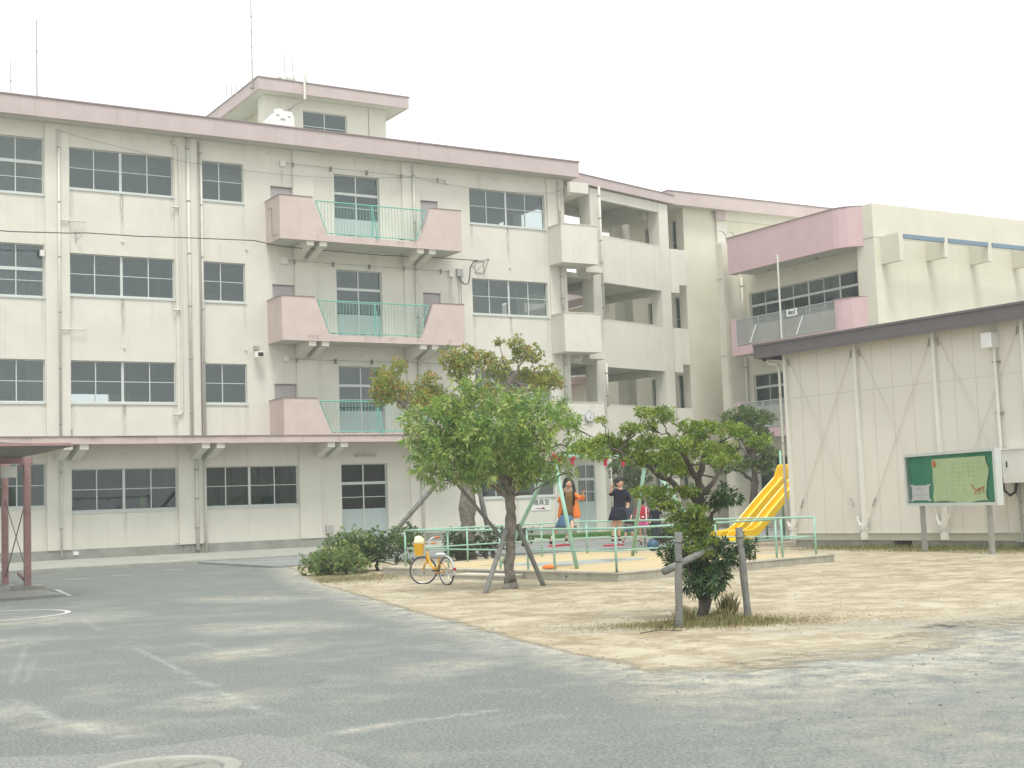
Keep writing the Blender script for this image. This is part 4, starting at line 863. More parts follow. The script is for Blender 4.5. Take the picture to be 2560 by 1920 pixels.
for i in range(9):
    c=2.62*i
    a=MB(); PB(a,c-.05,c+.05,.002,.10,.3,5.6); 
    a.build('column',K['prefabcol'],pf)
    a=MB(); PB(a,c-.09,c+.09,.03,.13,.24,.42); PB(a,c-.14,c+.14,.09,.115,.52,.72)
    for sg_ in (-1,1): a.tube([PP+pd*(c+sg_*.12)+pn*.12+Z_*.62,PP+pd*(c+sg_*.2)+pn*.12+Z_*.86],.03,6); a.tube([PP+pd*(c+sg_*.1)+pn*.10+Z_*.62,PP+pd*(c+sg_*.1)+pn*.15+Z_*.62],.035,8)
    a.build('column_foot',K['prefabcol'],pf)
    if i<8:
        a=MB(); a.mat(K['rod']); a.tube(strut((c+.1,5.45),(c+2.5,.7),.04),.009,5); a.tube(strut((c+2.52,5.45),(c+.1,.7),.055),.009,5)
        for p in ((c+.12,5.4),(c+2.5,5.4)): a.mat(K['band']).tube(strut(p,(p[0]+(.04 if p[0]<c+1 else -.04),p[1]-.2),.06),.018,5)
        for t in (.86,): a.mat(K['steel']).tube(strut((c+.1+2.4*t,5.45-4.75*t),(c+.1+2.4*(t+.05),5.45-4.75*(t+.05)),.05),.022,6); a.tube(strut((c+2.52-2.42*t,5.45-4.75*t),(c+2.52-2.42*(t+.05),5.45-4.75*(t+.05)),.06),.022,6)
        a.build('brace_rods',None,pf)
a=MB(); a.mat(K['brownroof'])
PB(a,-.8,24.6,.45,.5,5.55,5.9); PB(a,-.8,24.6,.5,.54,5.86,5.92); PB(a,-.8,24.6,.44,.505,5.5,5.545); PB(a,-.8,-.75,-8,.449,5.5,5.9)
a.mat(M('under_eave',(.2,.19,.18),.8)); PB(a,-.74,24.6,-8,.44,5.63,5.7); a.build('roof',None,pf)
a=MB(); a.mat(K['pipe']); q=lambda s_,o_,z:PP+pd*s_+pn*o_+Z_*z
a.tube([q(-.55,.3,5.55),q(-.5,.2,5.35),q(-.25,.12,5.3),q(-.18,.12,5.15),q(-.18,.12,.3)],.04,8)
for z in (4.4,3.0,1.9,.9): a.mat(K['band']).tube([q(-.18,.12,z-.015),q(-.18,.12,z+.015)],.05,8)
a.mat(K['black']).tube([q(-.6,.3,5.6),q(-.55,.3,5.42)],[.12,.06],8); a.build('downpipe',None,pf,True)
jb=thing('power_box','white cube power box high on the beige hall wall with conduit below','electric box',tuple(q(7.0,.1,5)))
a=MB(); PB(a,6.85,7.16,.002,.3,4.95,5.32); a.build('cover',K['white'],jb,bevel=.01)
a=MB(); a.mat(K['offwhite']).tube([q(7.08,.1,4.95),q(7.08,.1,1.75)],.04,8)
for z in (4.6,3.35,2.0): a.mat(K['band']).obox(q(7.08,.05,z),pd,pn,Z_,-.1,.1,-.04,.06,-.015,.015)
a.build('conduit',None,jb)
cbx=thing('distribution_cabinet','grey steel distribution cabinet on a stand against the beige hall wall','cabinet',tuple(q(7.6,.1,1.6)))
a=MB(); PB(a,7.25,8.05,.05,.32,1.62,2.42); PB(a,7.22,8.08,.03,.36,2.42,2.45); a.build('body',K['offwhite'],cbx)
a=MB(); PB(a,7.36,7.39,.32,.34,2.0,2.14); a.build('handle',K['black'],cbx)
a=MB(); a.tube([q(7.08,.12,1.75),q(7.12,.14,1.45),q(7.3,.16,1.32),q(7.45,.16,1.4),q(7.5,.16,1.62)],.035,8); a.build('hose',K['black'],cbx,True)
a=MB(); PB(a,7.5,7.55,.1,.15,.2,1.62); PB(a,7.9,7.95,.1,.15,.2,1.62); PB(a,7.55,7.9,.11,.14,.8,.85); PB(a,7.4,8.05,.05,.2,.2,.23); a.build('stand',K['steel'],cbx)

# ------------------------------------------------------------------ notice board
nb=thing('notice_board','glazed green notice board on two grey posts in front of the beige hall','notice board',(26.05,22.4,0))
n0=Vector((26.46,23.83,0)); nd=Vector((25.62-26.46,20.98-23.73,0)).normalized(); nn2=Vector((nd.y,-nd.x,0)); 
if nn2.x>0: nn2=-nn2
def NB(mb,s0,s1,o0,o1,z0,z1): mb.obox(n0,nd,nn2,Z_,s0,s1,o0,o1,z0,z1)
for s_ in (0,2.85):
    a=MB(); NB(a,s_-.05,s_+.05,-.12,-.02,-.05,1.13); a.build('post',K['steel'],nb)
a=MB(); s0,s1=-.55,3.38
NB(a,s0,s1,-.1,.06,1.13,1.2); NB(a,s0,s1,-.1,.06,2.36,2.43); NB(a,s0,s0+.06,-.1,.06,1.2,2.36); NB(a,s1-.1,s1,-.1,.06,1.2,2.36); NB(a,s0+.06,s1-.1,-.1,-.08,1.2,2.36); NB(a,1.408,1.414,.03,.036,1.2,2.36)
a.build('case',K['alu'],nb)
a=MB(); NB(a,s0+.06,s1-.1,-.079,-.07,1.2,2.36); a.build('felt_back',K['board'],nb)
ps=MB(); vs=[]
for i in range(25):
    for j in range(15):
        u=.6+2.28*i/24; z=1.215+1.05*j/14 + .03*math.sin(i*.35)*(1 if j==0 else 0); w=-.042+.012*math.sin(i*.5+j*.7)*(1-j/14)+.01*math.sin(j*1.1-i*.25)
        if i==24: u-=.06*math.sin(j*.5)
        vs.append(n0+nd*u+nn2*w+Z_*z)
ps.add(vs,[(i*15+j,(i+1)*15+j,(i+1)*15+j+1,i*15+j+1) for i in range(24) for j in range(14)]); ps.build('green_poster',K['poster'],nb,True)
ik=MB(); ik.mat(K['ink'])
for c_ in range(6):
    for r_ in range(5+(c_%3)): 
        if rnd.random()<.85: u=1.55+.21*c_; z=2.12-.1*r_; NB(ik,u-.009,u+.009,-.018,-.016,z-.011,z+.011)
ik.mat(K['orange'])
vsd=[n0+nd*(.72+.075*math.cos(t*math.pi/8)*(1+.1*math.sin(3*t)))+nn2*-.017+Z_*(2.15+.085*math.sin(t*math.pi/8)) for t in range(16)]; ik.add(vsd,[tuple(range(16))])
for p,q_ in (((2.25,1.62),(2.42,1.48)),((2.42,1.48),(2.6,1.5)),((2.5,1.5),(2.78,1.56)),((2.45,1.48),(2.4,1.38)),((2.6,1.5),(2.55,1.38)),((2.7,1.54),(2.75,1.42))): ik.tube([n0+nd*p[0]+nn2*-.016+Z_*p[1],n0+nd*q_[0]+nn2*-.016+Z_*q_[1]],.011,4)
ik.build('poster_marks',None,nb)
pw=MB(); NB(pw,-.42,.38,-.06,-.055,1.27,1.64)
for u,z in ((-.42,1.64),(.38,1.64),(-.42,1.27),(.38,1.27)): NB(pw,u-.08,u+.08,-.054,-.05,z-.025,z+.025)
pw.build('white_notice',K['paper'],nb)
iw=MB()
for z,n_,u0 in ((1.56,5,-.2),(1.48,1,0),(1.4,9,-.28),(1.33,4,-.1)):
    for i in range(n_): NB(iw,u0+.065*i,u0+.065*i+.03,-.0545,-.052,z-.012,z+.012)
iw.build('notice_writing',K['railgrey'],nb)
gm_=bpy.data.materials.new('board_glass'); gm_.use_nodes=True; n=gm_.node_tree; n.nodes.remove(n.nodes['Principled BSDF']); t_=n.nodes.new('ShaderNodeBsdfTransparent'); g_=n.nodes.new('ShaderNodeBsdfGlossy'); g_.inputs['Roughness'].default_value=.03; m_=n.nodes.new('ShaderNodeMixShader'); f_=n.nodes.new('ShaderNodeFresnel'); f_.inputs[0].default_value=1.3
n.links.new(f_.outputs[0],m_.inputs[0]); n.links.new(t_.outputs[0],m_.inputs[1]); n.links.new(g_.outputs[0],m_.inputs[2]); n.links.new(m_.outputs[0],n.nodes['Material Output'].inputs[0])
a=MB(); q_=[n0+nd*u+nn2*.022+Z_*z for u,z in ((s0+.06,1.2),(s1-.1,1.2),(s1-.1,2.36),(s0+.06,2.36))]
if (q_[1]-q_[0]).cross(q_[2]-q_[1]).dot(nn2)<0: q_.reverse()
a.add(q_,[(0,1,2,3)]); a.build('glass_door',gm_,nb)

# ------------------------------------------------------------------ bicycle shelter at the left edge
sh_=thing('bicycle_shelter','faded red steel shelter with a corrugated roof at the left edge of the yard','shelter',(6.7,33,0))
for x,y,z0 in ((6.73,32.0,.12),(6.74,34.5,.03),(6.75,39.5,.0)):
    a=MB(); a.box(x-.07,x+.07,y-.07,y+.07,z0,2.86); a.build('post',K['redsteel'],sh_)
    a=MB(); a.box(x-2.5,x+.1,y-.05,y+.05,2.86,2.99); a.obox((x-.04,y,2.86),Vector((-.7,0,-.7)),Y_,Vector((.7,0,-.7)),0,.45,-.04,.04,-.06,.0); a.box(x+.1,x+.11,y-.06,y+.06,2.85,3.0); a.build('roof_beam',K['redsteel'],sh_)
a=MB(); a.box(6.42,7.05,31.7,32.35,-.01,.12); a.build('footing',K['plinth'],sh_); a=MB(); a.lathe([(.28,0),(.2,.06),(0,.08)],(6.74,34.5,0),seg=10); a.build('footing',K['plinth'],sh_)
a=MB(); vs=[]; n=140
for i in range(n+1):
    y=27.4+i*.09; w=.022*math.sin(i*math.pi/2)
    for x,z in ((2.2,3.24),(6.6,3.03)): vs.append((x,y,z+w)); 
a.add(vs,[(2*i,2*i+1,2*i+3,2*i+2) for i in range(n)]); o_=a.build('roof_sheet',K['corr'],sh_); m_=o_.modifiers.new('s','SOLIDIFY'); m_.thickness=.012
a=MB(); a.box(6.6,6.63,27.4,40.0,3.0,3.05); a.box(2.2,6.6,27.36,27.4,3.02,3.07); a.build('edge_trim',K['redsteel'],sh_)
a=MB(); a.mat(K['wire']).tube([(6.73,32.05,2.1),(6.74,34.45,.25)],.012,5); a.tube([(6.73,34.45,2.1),(6.73,32.05,.4)],.009,5); a.mat(K['redsteel']).tube([(6.66,32.0,.25),(6.5,31.9,.42)],.03,6); a.build('tie_rods',None,sh_)
a=MB(); a.box(6.2,6.5,31.9,32.2,2.55,2.8); a.build('lamp_box',K['offwhite'],sh_)
sb=MB(); sb.prism([(2,29.3),(6.9,29.3),(6.9,41),(2,41)],-.01,.035); tag(sb.build('shelter_slab',K['pave']),kind='structure')

# ------------------------------------------------------------------ raised swing area
Lc,Fc,Rc,Bc=(14.0,28.8),(15.2,21.15),(21.8,22.15),(20.9,30.4)
poly=[Lc,Fc,Rc,Bc]
kb=thing('block_kerb','low grey concrete block kerb around the raised swing area','kerb',(17.5,25,0))
def kerb_run(p,q,n,drains=()):
    p=Vector((*p,0)); q=Vector((*q,0)); dd=(q-p); ln=dd.length; dd.normalize(); nv=Vector((-dd.y,dd.x,0))
    a=MB(); a.mat(K['block']); w=ln/n
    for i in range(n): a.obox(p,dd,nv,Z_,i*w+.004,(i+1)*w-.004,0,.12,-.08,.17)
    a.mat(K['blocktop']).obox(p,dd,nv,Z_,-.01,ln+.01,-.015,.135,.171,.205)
    a.mat(K['black'])
    for t in drains: a.obox(p+dd*t,dd,nv,Z_,-.02,.02,-.003,.01,.07,.115)
    a.build('block_run',None,kb)
kerb_run(Lc,Fc,19,(1.6,3.4,6.3)); kerb_run(Fc,Rc,19); kerb_run(Rc,Bc,20); kerb_run(Bc,Lc,18)
sp_=MB(); c0=Vector((18.3,25.6,0)); P4=[Vector((*p,0))+(c0-Vector((*p,0))).normalized()*.17 for p in poly]
sp_.prism([(p.x,p.y) for p in P4],-.02,.192)
tag(sp_.build('swing_area_sand',sand_material('orange_sand',(.52,.415,.235),(.57,.49,.32),(.3,.25,.15),False)),kind='structure')
mt=MB(); mt.prism([(15.5,26.9),(16.0,25.0),(17.0,24.6),(18.6,25.0),(19.3,25.6),(18.4,26.3),(17.2,26.2),(16.3,27.0)],.193,.198)
tag(mt.build('rubber_mat',K['mat']),'worn blue grey rubber mat on the sand under the swings','mat')
st=MB(); st.mat(K['block'])
st.obox((13.95,25.45,0),Vector((.16,-.987,0)),Vector((.987,.16,0)),Z_,0,1.75,0,.5,-.05,.1); st.mat(K['blocktop']).obox((13.95,25.45,0),Vector((.16,-.987,0)),Vector((.987,.16,0)),Z_,-.01,1.76,-.01,.5,.101,.13)
tag(st.build('kerb_step',None),'low concrete block step in front of the swing area opening','step')
fl_=thing('guard_rail','mint green tubular guard rail around the swings','railing',(17.5,25,.2))
def rail(pts,post_at,top=True,low=True,zt=1.02,zl=.63):
    V=[Vector((*p,0)) for p in pts]
    a=MB()
    if top: a.tube([v+Z_*zt for v in V],.022,8)
    if low: a.tube([v+Z_*(zl-.03) for v in V],.016,8)
    a.build('rail',K['green'],fl_,True)
    for p in post_at:
        a=MB(); a.tube([(*p,.15),(*p,zt)],.024,8); a.build('post',K['green'],fl_,True)
rail([(14.5,28.6),(14.83,24.85)],[(14.5,28.6),(14.68,26.86),(14.83,24.85)])
rail([(14.92,23.9),(15.05,23.1),(15.28,21.3),(20.07,22.1)],[(14.92,23.9),(15.05,23.1),(15.28,21.3),(17.8,21.74),(20.07,22.1)])
rail([(20.25,22.13),(21.43,22.33)],[(20.27,22.14)],top=False)
rail([(14.5,28.6),(16.9,29.05),(19.0,29.45),(20.25,29.5),(20.6,28.0),(21.43,22.33)],[(16.36,28.95),(18.8,29.42),(20.25,29.5),(20.65,27.9),(21.0,25.2),(21.43,22.33)])
# swing set
sw=thing('swing_set','mint green two seat swing frame with red joints and red boards','swing set',(17.5,25,.2))
A=Vector((15.8,24.13,2.53)); Bv=Vector((19.49,25.8,2.53)); bd=(Bv-A).normalized()
a=MB(); a.tube([A-bd*.1,Bv+bd*.1],.045,10); a.build('top_beam',K['green'],sw,True)
for P_,q in ((A,(15.72,23.3,.2)),(A,(16.3,27.2,.2)),(Bv,(19.79,26.9,.2)),(Bv,(20.9,25.2,.2))):
    a=MB(); a.tube([P_,Vector(q)],.045,10); a.build('leg',K['green'],sw,True)
a=MB()
for P_ in (A,Bv):
    a=MB(); a.lathe([(0,-.1),(.062,-.1),(.062,.1),(0,.1)],P_,bd,12); a.ell(P_-Z_*.05,.075,.075,.1); a.build('joint',K['red'],sw,True)
CHA=[]
def swing(t0,t1,seat,tw_):
    s_=seat; h=[A+bd*t for t in (t0,t1)]; 
    for p in h:
        a=MB(); a.lathe([(0,-.05),(.06,-.05),(.06,.05),(0,.05)],p-Z_*.03,bd,10); a.box(p.x-.03,p.x+.03,p.y-.03,p.y+.03,p.z-.2,p.z); a.build('hanger',K['red'],sw)
    sd=Vector((bd.x,bd.y,0)).normalized(); e=[s_-sd*.23,s_+sd*.23]
    for p,q in zip(h,e):
        a=MB(); n=60
        for i in range(n):
            u=p.lerp(q,i/n)-Z_*.15*(1-i/n); v=p.lerp(q,(i+.8)/n)-Z_*.15*(1-(i+.8)/n); a.tube([u,v],.009 if i%2 else .006,4,False)
        a.build('chain',K['steel'],sw)
    a=MB(); nv=Vector((-sd.y,sd.x,0)); a.obox(s_,sd,nv,Vector((0,0,1)),-.27,.27,-.11,.11,-.035,0); 
    ob=a.build('seat_board',K['red'],sw,bevel=.012)
swing(.24,.74,Vector((16.0,24.35,.66)),0)
swing(2.15,2.95,Vector((18.05,25.25,.56)),0)
# ------------------------------------------------------------------ slide
sd_=thing('double_slide','bright yellow plastic double slide half hidden behind the beige hall','slide',(29.5,34,0))
prof=[(0,.27),(.12,.32),(.45,.33),(.75,.36),(1.0,.48),(1.25,.68),(1.7,1.06),(2.3,1.55),(2.9,2.02),(3.1,2.2),(3.5,2.22)]
def chute(x0,y0):
    a=MB(); W2=.24; cs=[(-W2,.23),(-W2+.02,.25),(-W2+.045,.22),(-W2+.05,.02),(-.1,0),(.1,0),(W2-.05,.02),(W2-.045,.22),(W2-.02,.25),(W2,.23),(W2,-.05),(-W2,-.05)]
    o=len(a.v)
    for i,(s_,z) in enumerate(prof):
        k_=.55 if i==0 else (1.0 if i<9 else 1.9)
        for c_,h_ in cs: a.v.append((x0+s_,y0+c_,z-.15+h_*k_ if h_>0 else z-.15+h_))
    m_=len(cs); 
    for i in range(len(prof)-1):
        for j in range(m_): a.f.append((o+i*m_+j,o+i*m_+(j+1)%m_,o+(i+1)*m_+(j+1)%m_,o+(i+1)*m_+j)); a.m.append(0)
    a.f.append(tuple(o+j for j in range(m_))); a.m.append(0); a.mats=[K['yellow']]
    return a.build('chute',None,sd_)
chute(28.62,34.44); chute(28.75,33.75)
a=MB(); a.box(28.65,28.85,34.3,34.6,-.02,.08); a.box(28.8,29.0,33.6,33.9,-.02,.08); a.build('foot',K['yellow'],sd_)
a=MB()
for x,y in ((31.9,33.5),(31.9,34.7),(33.2,33.5),(33.2,34.7)): a.tube([(x,y,-.05),(x,y,3.0)],.04,8)
a.tube([(30.6,34.1,0),(30.6,34.1,1.2)],.035,8); a.build('support_frame',K['green'],sd_,True)
a=MB(); a.box(31.8,33.3,33.4,34.8,2.0,2.08); a.build('platform',K['steel'],sd_)

# ------------------------------------------------------------------ leaves, trees and hedges
LAT=Vector((.852,-.524,0)); FOW=Vector((.524,.852,0))
def leaf_mesh(name, parent, P, Dv, n_leaf, ln, wd, pal, seed, spread=.9, droop=.15):
    """rosettes of narrow leaves at points P (Nx3) pointing along Dv (Nx3)"""
    rg=np.random.default_rng(seed); N_=len(P); n=N_*n_leaf
    P=np.repeat(P,n_leaf,0); D=np.repeat(Dv,n_leaf,0); pi=np.repeat(rg.integers(0,len(pal),N_),n_leaf)
    r=rg.normal(size=(n,3)); r/=np.linalg.norm(r,axis=1)[:,None]
    d_=D*(1-spread*.45)+r*spread; d_[:,2]-=droop*rg.random(n); d_/=np.linalg.norm(d_,axis=1)[:,None]
    side=np.cross(d_,rg.normal(size=(n,3))); side/=np.linalg.norm(side,axis=1)[:,None]
    L_=(ln*(.65+.6*rg.random(n)))[:,None]; w=(wd*(.7+.5*rg.random(n)))[:,None]
    base=P+r*ln*.12; nor=np.cross(d_,side)
    v0=base; v1=base+d_*L_*.55+side*w+nor*w*.3; v2=base+d_*L_-np.array([0,0,1])*L_*.12; v3=base+d_*L_*.55-side*w+nor*w*.3
    V=np.stack([v0,v1,v2,v3],1).reshape(-1,3)
    off=np.zeros(3); p=parent
    while p is not None: off+=np.array(p.location); p=p.parent
    V-=off
    pal=np.array(pal); swap=rg.random(n)<.25; pi=np.where(swap,rg.integers(0,len(pal),n),pi)
    col=pal[pi]*(.72+.56*rg.random(n))[:,None]
    me=bpy.data.meshes.new(name); me.vertices.add(4*n); me.vertices.foreach_set('co',V.astype(np.float32).ravel())
    me.loops.add(4*n); me.loops.foreach_set('vertex_index',np.arange(4*n,dtype=np.int32)); me.polygons.add(n)
    me.polygons.foreach_set('loop_start',np.arange(0,4*n,4,dtype=np.int32)); me.polygons.foreach_set('loop_total',np.full(n,4,dtype=np.int32))
    ca=me.color_attributes.new('Col','FLOAT_COLOR','POINT'); cc=np.ones((4*n,4),dtype=np.float32); cc[:,:3]=np.repeat(col,4,0); ca.data.foreach_set('color',cc.ravel())
    me.materials.append(LEAF); me.update(); me.validate(); o=bpy.data.objects.new(name,me); C.objects.link(o); o.parent=parent; return o
def clump_points(base, clumps, dens, rg, flat=1.0, up=.5):
    Ps=[];Ds=[]
    for (a_,z,r_,dd) in clumps:
        n=max(4,int(dens*r_*r_)); u=rg.normal(size=(n,3)); u/=np.linalg.norm(u,axis=1)[:,None]
        rad=r_*(rg.random(n)**.4)*(.85+.35*rg.random(n)); c=np.array(base)+np.array(LAT)*a_+np.array(FOW)*dd+np.array([0,0,z])
        q=u*rad[:,None]; q[:,2]*=flat; Ps.append(c+q); dv=u.copy(); dv[:,2]+=up; Ds.append(dv/np.linalg.norm(dv,axis=1)[:,None])
    return np.concatenate(Ps),np.concatenate(Ds)
def limb(mb,p,q,r0,r1,rg,seg=6,wob=.06,n=6):
    p=np.array(p);q=np.array(q); pts=[];rs=[]; ln=np.linalg.norm(q-p)
    for i in range(n+1):
        t=i/n; w=(rg.normal(size=3)*wob*ln*math.sin(math.pi*t)) ; pts.append(tuple(p+(q-p)*t+w+np.array([0,0,-.12*ln*math.sin(math.pi*t)*.5]))); rs.append(r0+(r1-r0)*t)
    mb.tube(pts,rs,seg,False); return pts
def tree(name,label,cat,base,trunk,clumps,dens,leaf,pal,seed,bark,flat=1,n_leaf=9,up=.5,twigs=2,droop=.15,spread=.9,group=None,tr=.02):
    rg=np.random.default_rng(seed); t=thing(name,label,cat,base,group); tm=MB(); b=np.array(base)
    nodes=[]
    W3=lambda a_,z,dd=0: b+np.array(LAT)*a_+np.array(FOW)*dd+np.array([0,0,z])
    for chain in trunk:
        pts=[tuple(W3(*c[:2],c[3] if len(c)>3 else 0)) for c in chain]; rs=[c[2] for c in chain]
        # refine
        P2=[];R2=[]
        for i in range(len(pts)-1):
            for k in range(4):
                u=k/4; P2.append(tuple(np.array(pts[i])*(1-u)+np.array(pts[i+1])*u+rg.normal(size=3)*.012*(1 if k else 0)*(1+rs[i]*6))); R2.append((rs[i]*(1-u)+rs[i+1]*u)*(1+.12*rg.normal()))
        P2.append(pts[-1]);R2.append(rs[-1]); tm.tube(P2,R2,10,False); nodes+= [(np.array(p),r) for p,r in zip(P2,R2)][len(P2)//3:]
    cl=[]
    for c in clumps:
        a_,z,r_=c[:3]; dd=c[3] if len(c)>3 else 0
        cl.append((a_,z,r_,dd)); cw=W3(a_,z,dd)
        k=min(range(len(nodes)),key=lambda i:np.linalg.norm(nodes[i][0]-cw)+ (0 if nodes[i][0][2]<cw[2] else .6)); n0_,r0_=nodes[k]
        pts=limb(tm,n0_,cw-np.array([0,0,r_*.3]),min(r0_*.6,tr*1.6),tr*.4,rg)
        for _ in range(twigs+int(r_*8)):
            s_=pts[rg.integers(3,len(pts))]; e=cw+rg.normal(size=3)*r_*.55*np.array([1,1,flat]); limb(tm,s_,e,tr*.4,tr*.12,rg,4,.08,4)
    tm.build('trunk',bark,t,True)
    P_,D_=clump_points(base,cl,dens,rg,flat,up)
    leaf_mesh('crown',t,P_,D_,n_leaf,leaf[0],leaf[1],pal,seed,spread,droop)
    return t
G1=[(.19,.33,.07),(.26,.40,.08),(.35,.45,.11),(.15,.29,.09),(.44,.50,.18)]
TA=[(-1.59,3.08,.30),(-1.71,2.84,.18),(-1.44,2.34,.30),(-1.09,3.32,.30),(-.75,3.6,.24),(-.35,3.5,.30),(.25,3.42,.30),(.62,3.3,.30),(1.0,3.15,.28),(1.27,3.02,.2),(1.24,2.6,.2),(1.45,2.5,.13),(.62,2.85,.40),(.01,3.05,.42),(-.66,2.98,.42),(-1.22,2.78,.38),(-.91,2.38,.38),(-1.27,2.13,.22),(-.35,2.38,.42),(.2,2.28,.36),(.63,2.17,.26),(1.16,2.13,.13),(-1.61,2.61,.2),(-.45,2.72,.42),(.32,2.6,.4),(-.95,3.08,.32)]
rA=random.Random(3); TA2=[]
for a_,z,r_ in TA:
    k=math.sqrt(max(0,1-((a_+.15)/1.8)**2-((z-3)/1.3)**2)); TA2.append((a_,z,r_,-(k*.9)*rA.uniform(.4,1))); 
    if r_>.3: TA2.append((a_*.9,z*.97,r_*.9,k*1.2*rA.uniform(.2,1)))
TA2+=[(1.75,2.62,.10,-.3),(1.55,2.6,.12,-.2),(.95,2.35,.18,-.4),(.85,1.98,.1,-.3),(-.6,2.0,.14,-.4),(.35,1.95,.12,-.2)]
tree('broadleaf_tree','dense bright green tree with long narrow leaves beside the bicycle','tree',(12.97,21.41,0),
 [[(-.02,-.05,.15),(0,.15,.115),(.02,.6,.095),(.05,1.29,.10),(.06,1.73,.09)],[(.06,1.7,.08),(-.14,2.29,.06),(-.31,2.96,.04)],[(.06,1.7,.07),(.3,2.17,.055),(.55,2.93,.035,-.2)],[(.06,1.65,.07),(-.5,2.1,.05,-.2),(-.95,2.5,.03,-.3)],[(.06,1.75,.07),(.1,2.5,.05,.4),(0,3.3,.03,.4)],[(.5,2.75,.03,-.2),(1.1,3.0,.02,-.2),(1.7,2.66,.012,-.3)]],
 TA2,430,(.135,.0125),G1,11,K['bark'],n_leaf=13,up=.25,droop=.45,spread=.95)
TBc=[(-2.29,5.34,.34),(-1.71,5.49,.24),(-2.0,4.95,.44),(-2.21,4.75,.37),(-1.59,4.73,.37),(-.97,4.98,.37),(-.84,4.6,.37),(-.26,5.68,.34),(.22,5.73,.37),(.04,5.36,.41),(.73,5.61,.31),(1.1,5.39,.37),(1.6,6.06,.27),(2.07,5.87,.27),(1.73,5.74,.27),(1.84,5.12,.34),(2.46,5.17,.37),(2.73,5.05,.2),(2.24,4.87,.31),(-1.05,4.44,.37),(-.51,4.42,.48),(.53,4.72,.51),(1.37,4.52,.51),(1.09,6.18,.14)]
TBc=[(a_,z,r_*1.02,rA.uniform(-.9,.9)) for a_,z,r_ in TBc]
G2=[(.30,.36,.08),(.25,.33,.07),(.36,.39,.09),(.50,.31,.09),(.36,.38,.09),(.30,.36,.08),(.23,.32,.07)]
tree('turning_tree','taller tree with olive and rusty orange leaves behind the green tree','tree',(18.93,33.52,0),
 [[(-.05,-.1,.33),(-.02,.5,.26),(.03,1.17,.22),(.06,2.35,.23),(.2,3.0,.2)],[(.2,3.0,.15),(.5,3.8,.12),(.85,4.2,.09),(1.5,5.27,.05)],[(.15,3.0,.14),(-.7,3.6,.09),(-1.27,4.03,.07),(-2.0,4.8,.04)],[(.2,3.0,.13),(.1,4.0,.09),(.05,4.88,.06),(-.1,5.5,.03)],[(1.4,5.1,.035),(1.2,5.6,.02),(1.09,6.15,.01)],[(1.4,5.0,.04),(1.7,5.5,.02),(1.9,5.9,.015)]],
 TBc,900,(.08,.021),G2,12,K['bark'],n_leaf=9,up=.6,twigs=5,tr=.022)
a=MB()
TCu=[(-.67,2.71,.12),(-.49,2.66,.16),(-.29,2.63,.1),(-.84,2.49,.14),(-.62,2.5,.12),(-1.24,2.59,.07),(-1.15,2.34,.2),(-1.4,2.29,.16),(-1.3,2.16,.14),(-.91,2.25,.2),(-.63,2.3,.18),(-.34,2.25,.2),(-.09,2.48,.15),(.2,2.49,.16),(.07,2.36,.16),(.37,2.39,.16),(.6,2.42,.12),(.73,2.25,.14),(.38,2.18,.2),(.06,2.17,.2),(-.25,2.12,.2),(-.51,2.09,.2),(-.8,2.1,.16),(-.05,1.95,.18),(-.36,1.96,.16),(.17,2.03,.14),(.46,2.06,.12),(-1.56,2.25,.1)]
TCm=[(-.74,1.66,.14),(-.49,1.65,.16),(-.17,1.65,.16),(-.42,1.48,.14),(-.58,1.51,.1),(-.27,1.32,.16),(-.08,1.41,.14),(.01,1.22,.18),(-.15,1.11,.16),(-.33,1.16,.1),(-.1,.93,.14)]
TCd=[(.31,1.58,.15),(.45,1.55,.11),(.17,1.52,.11),(-.45,.9,.12),(-.37,.76,.1),(-.11,.73,.2),(.09,.7,.2),(-.02,.54,.2),(.18,.56,.18),(.31,.79,.14),(.5,.89,.16),(.66,.92,.12),(.13,.42,.1),(-.11,.39,.09)]
cC=[(a_,z,r_*1.12,rA.uniform(-.8,.8)*(1-abs(a_)/2.2)) for a_,z,r_ in TCu]+[(a_,z,r_*1.05,rA.uniform(-.32,-.05)) for a_,z,r_ in TCm]+[(-.05,1.2,.15,-.15),(.05,1.0,.15,-.15),(-.02,.85,.15,-.15)]
tc_=tree('garden_tree','small spreading evergreen between two grey posts in the foreground','tree',(11.25,13.8,0),
 [[(-.01,-.05,.10),(.0,.15,.078),(.03,.46,.072),(.0,1.06,.062),(.03,1.55,.055),(.0,1.83,.045),(.18,2.27,.025)],[(.02,1.5,.05),(-.25,1.7,.04,.1),(-.48,1.87,.035,.1),(-.8,2.1,.025,0),(-1.1,2.24,.015,0)],[(.01,1.8,.04),(-.2,2.1,.025,-.3),(-.4,2.4,.015,-.3)],[(.05,1.6,.035),(.35,1.95,.025,.2),(.6,2.2,.015,.2)],[(.0,1.2,.03),(-.3,1.4,.02,-.15),(-.65,1.62,.012,-.2)],[(.02,1.15,.03),(.22,1.42,.02,-.1),(.33,1.58,.015,-.1)],[(.02,.35,.03),(-.12,.6,.02,-.1),(-.3,.8,.012,-.1)],[(.03,.5,.025),(.3,.75,.018,0),(.6,.95,.012,0)]],
 cC,2300,(.052,.0085),[(.17,.28,.06),(.24,.35,.07),(.31,.39,.08),(.13,.22,.06),(.35,.40,.10)],13,K['barkd'],flat=.5,n_leaf=11,up=.9,twigs=3,tr=.012,spread=.8)
rg=np.random.default_rng(5); P_,D_=clump_points((11.25,13.8,0),[(a_,z,r_,rA.uniform(-.25,.15)) for a_,z,r_ in TCd+[(-.2,.5,.13),(-.25,.9,.13),(.2,.95,.13),(.05,.5,.16)]],1500,rg,1,.1)
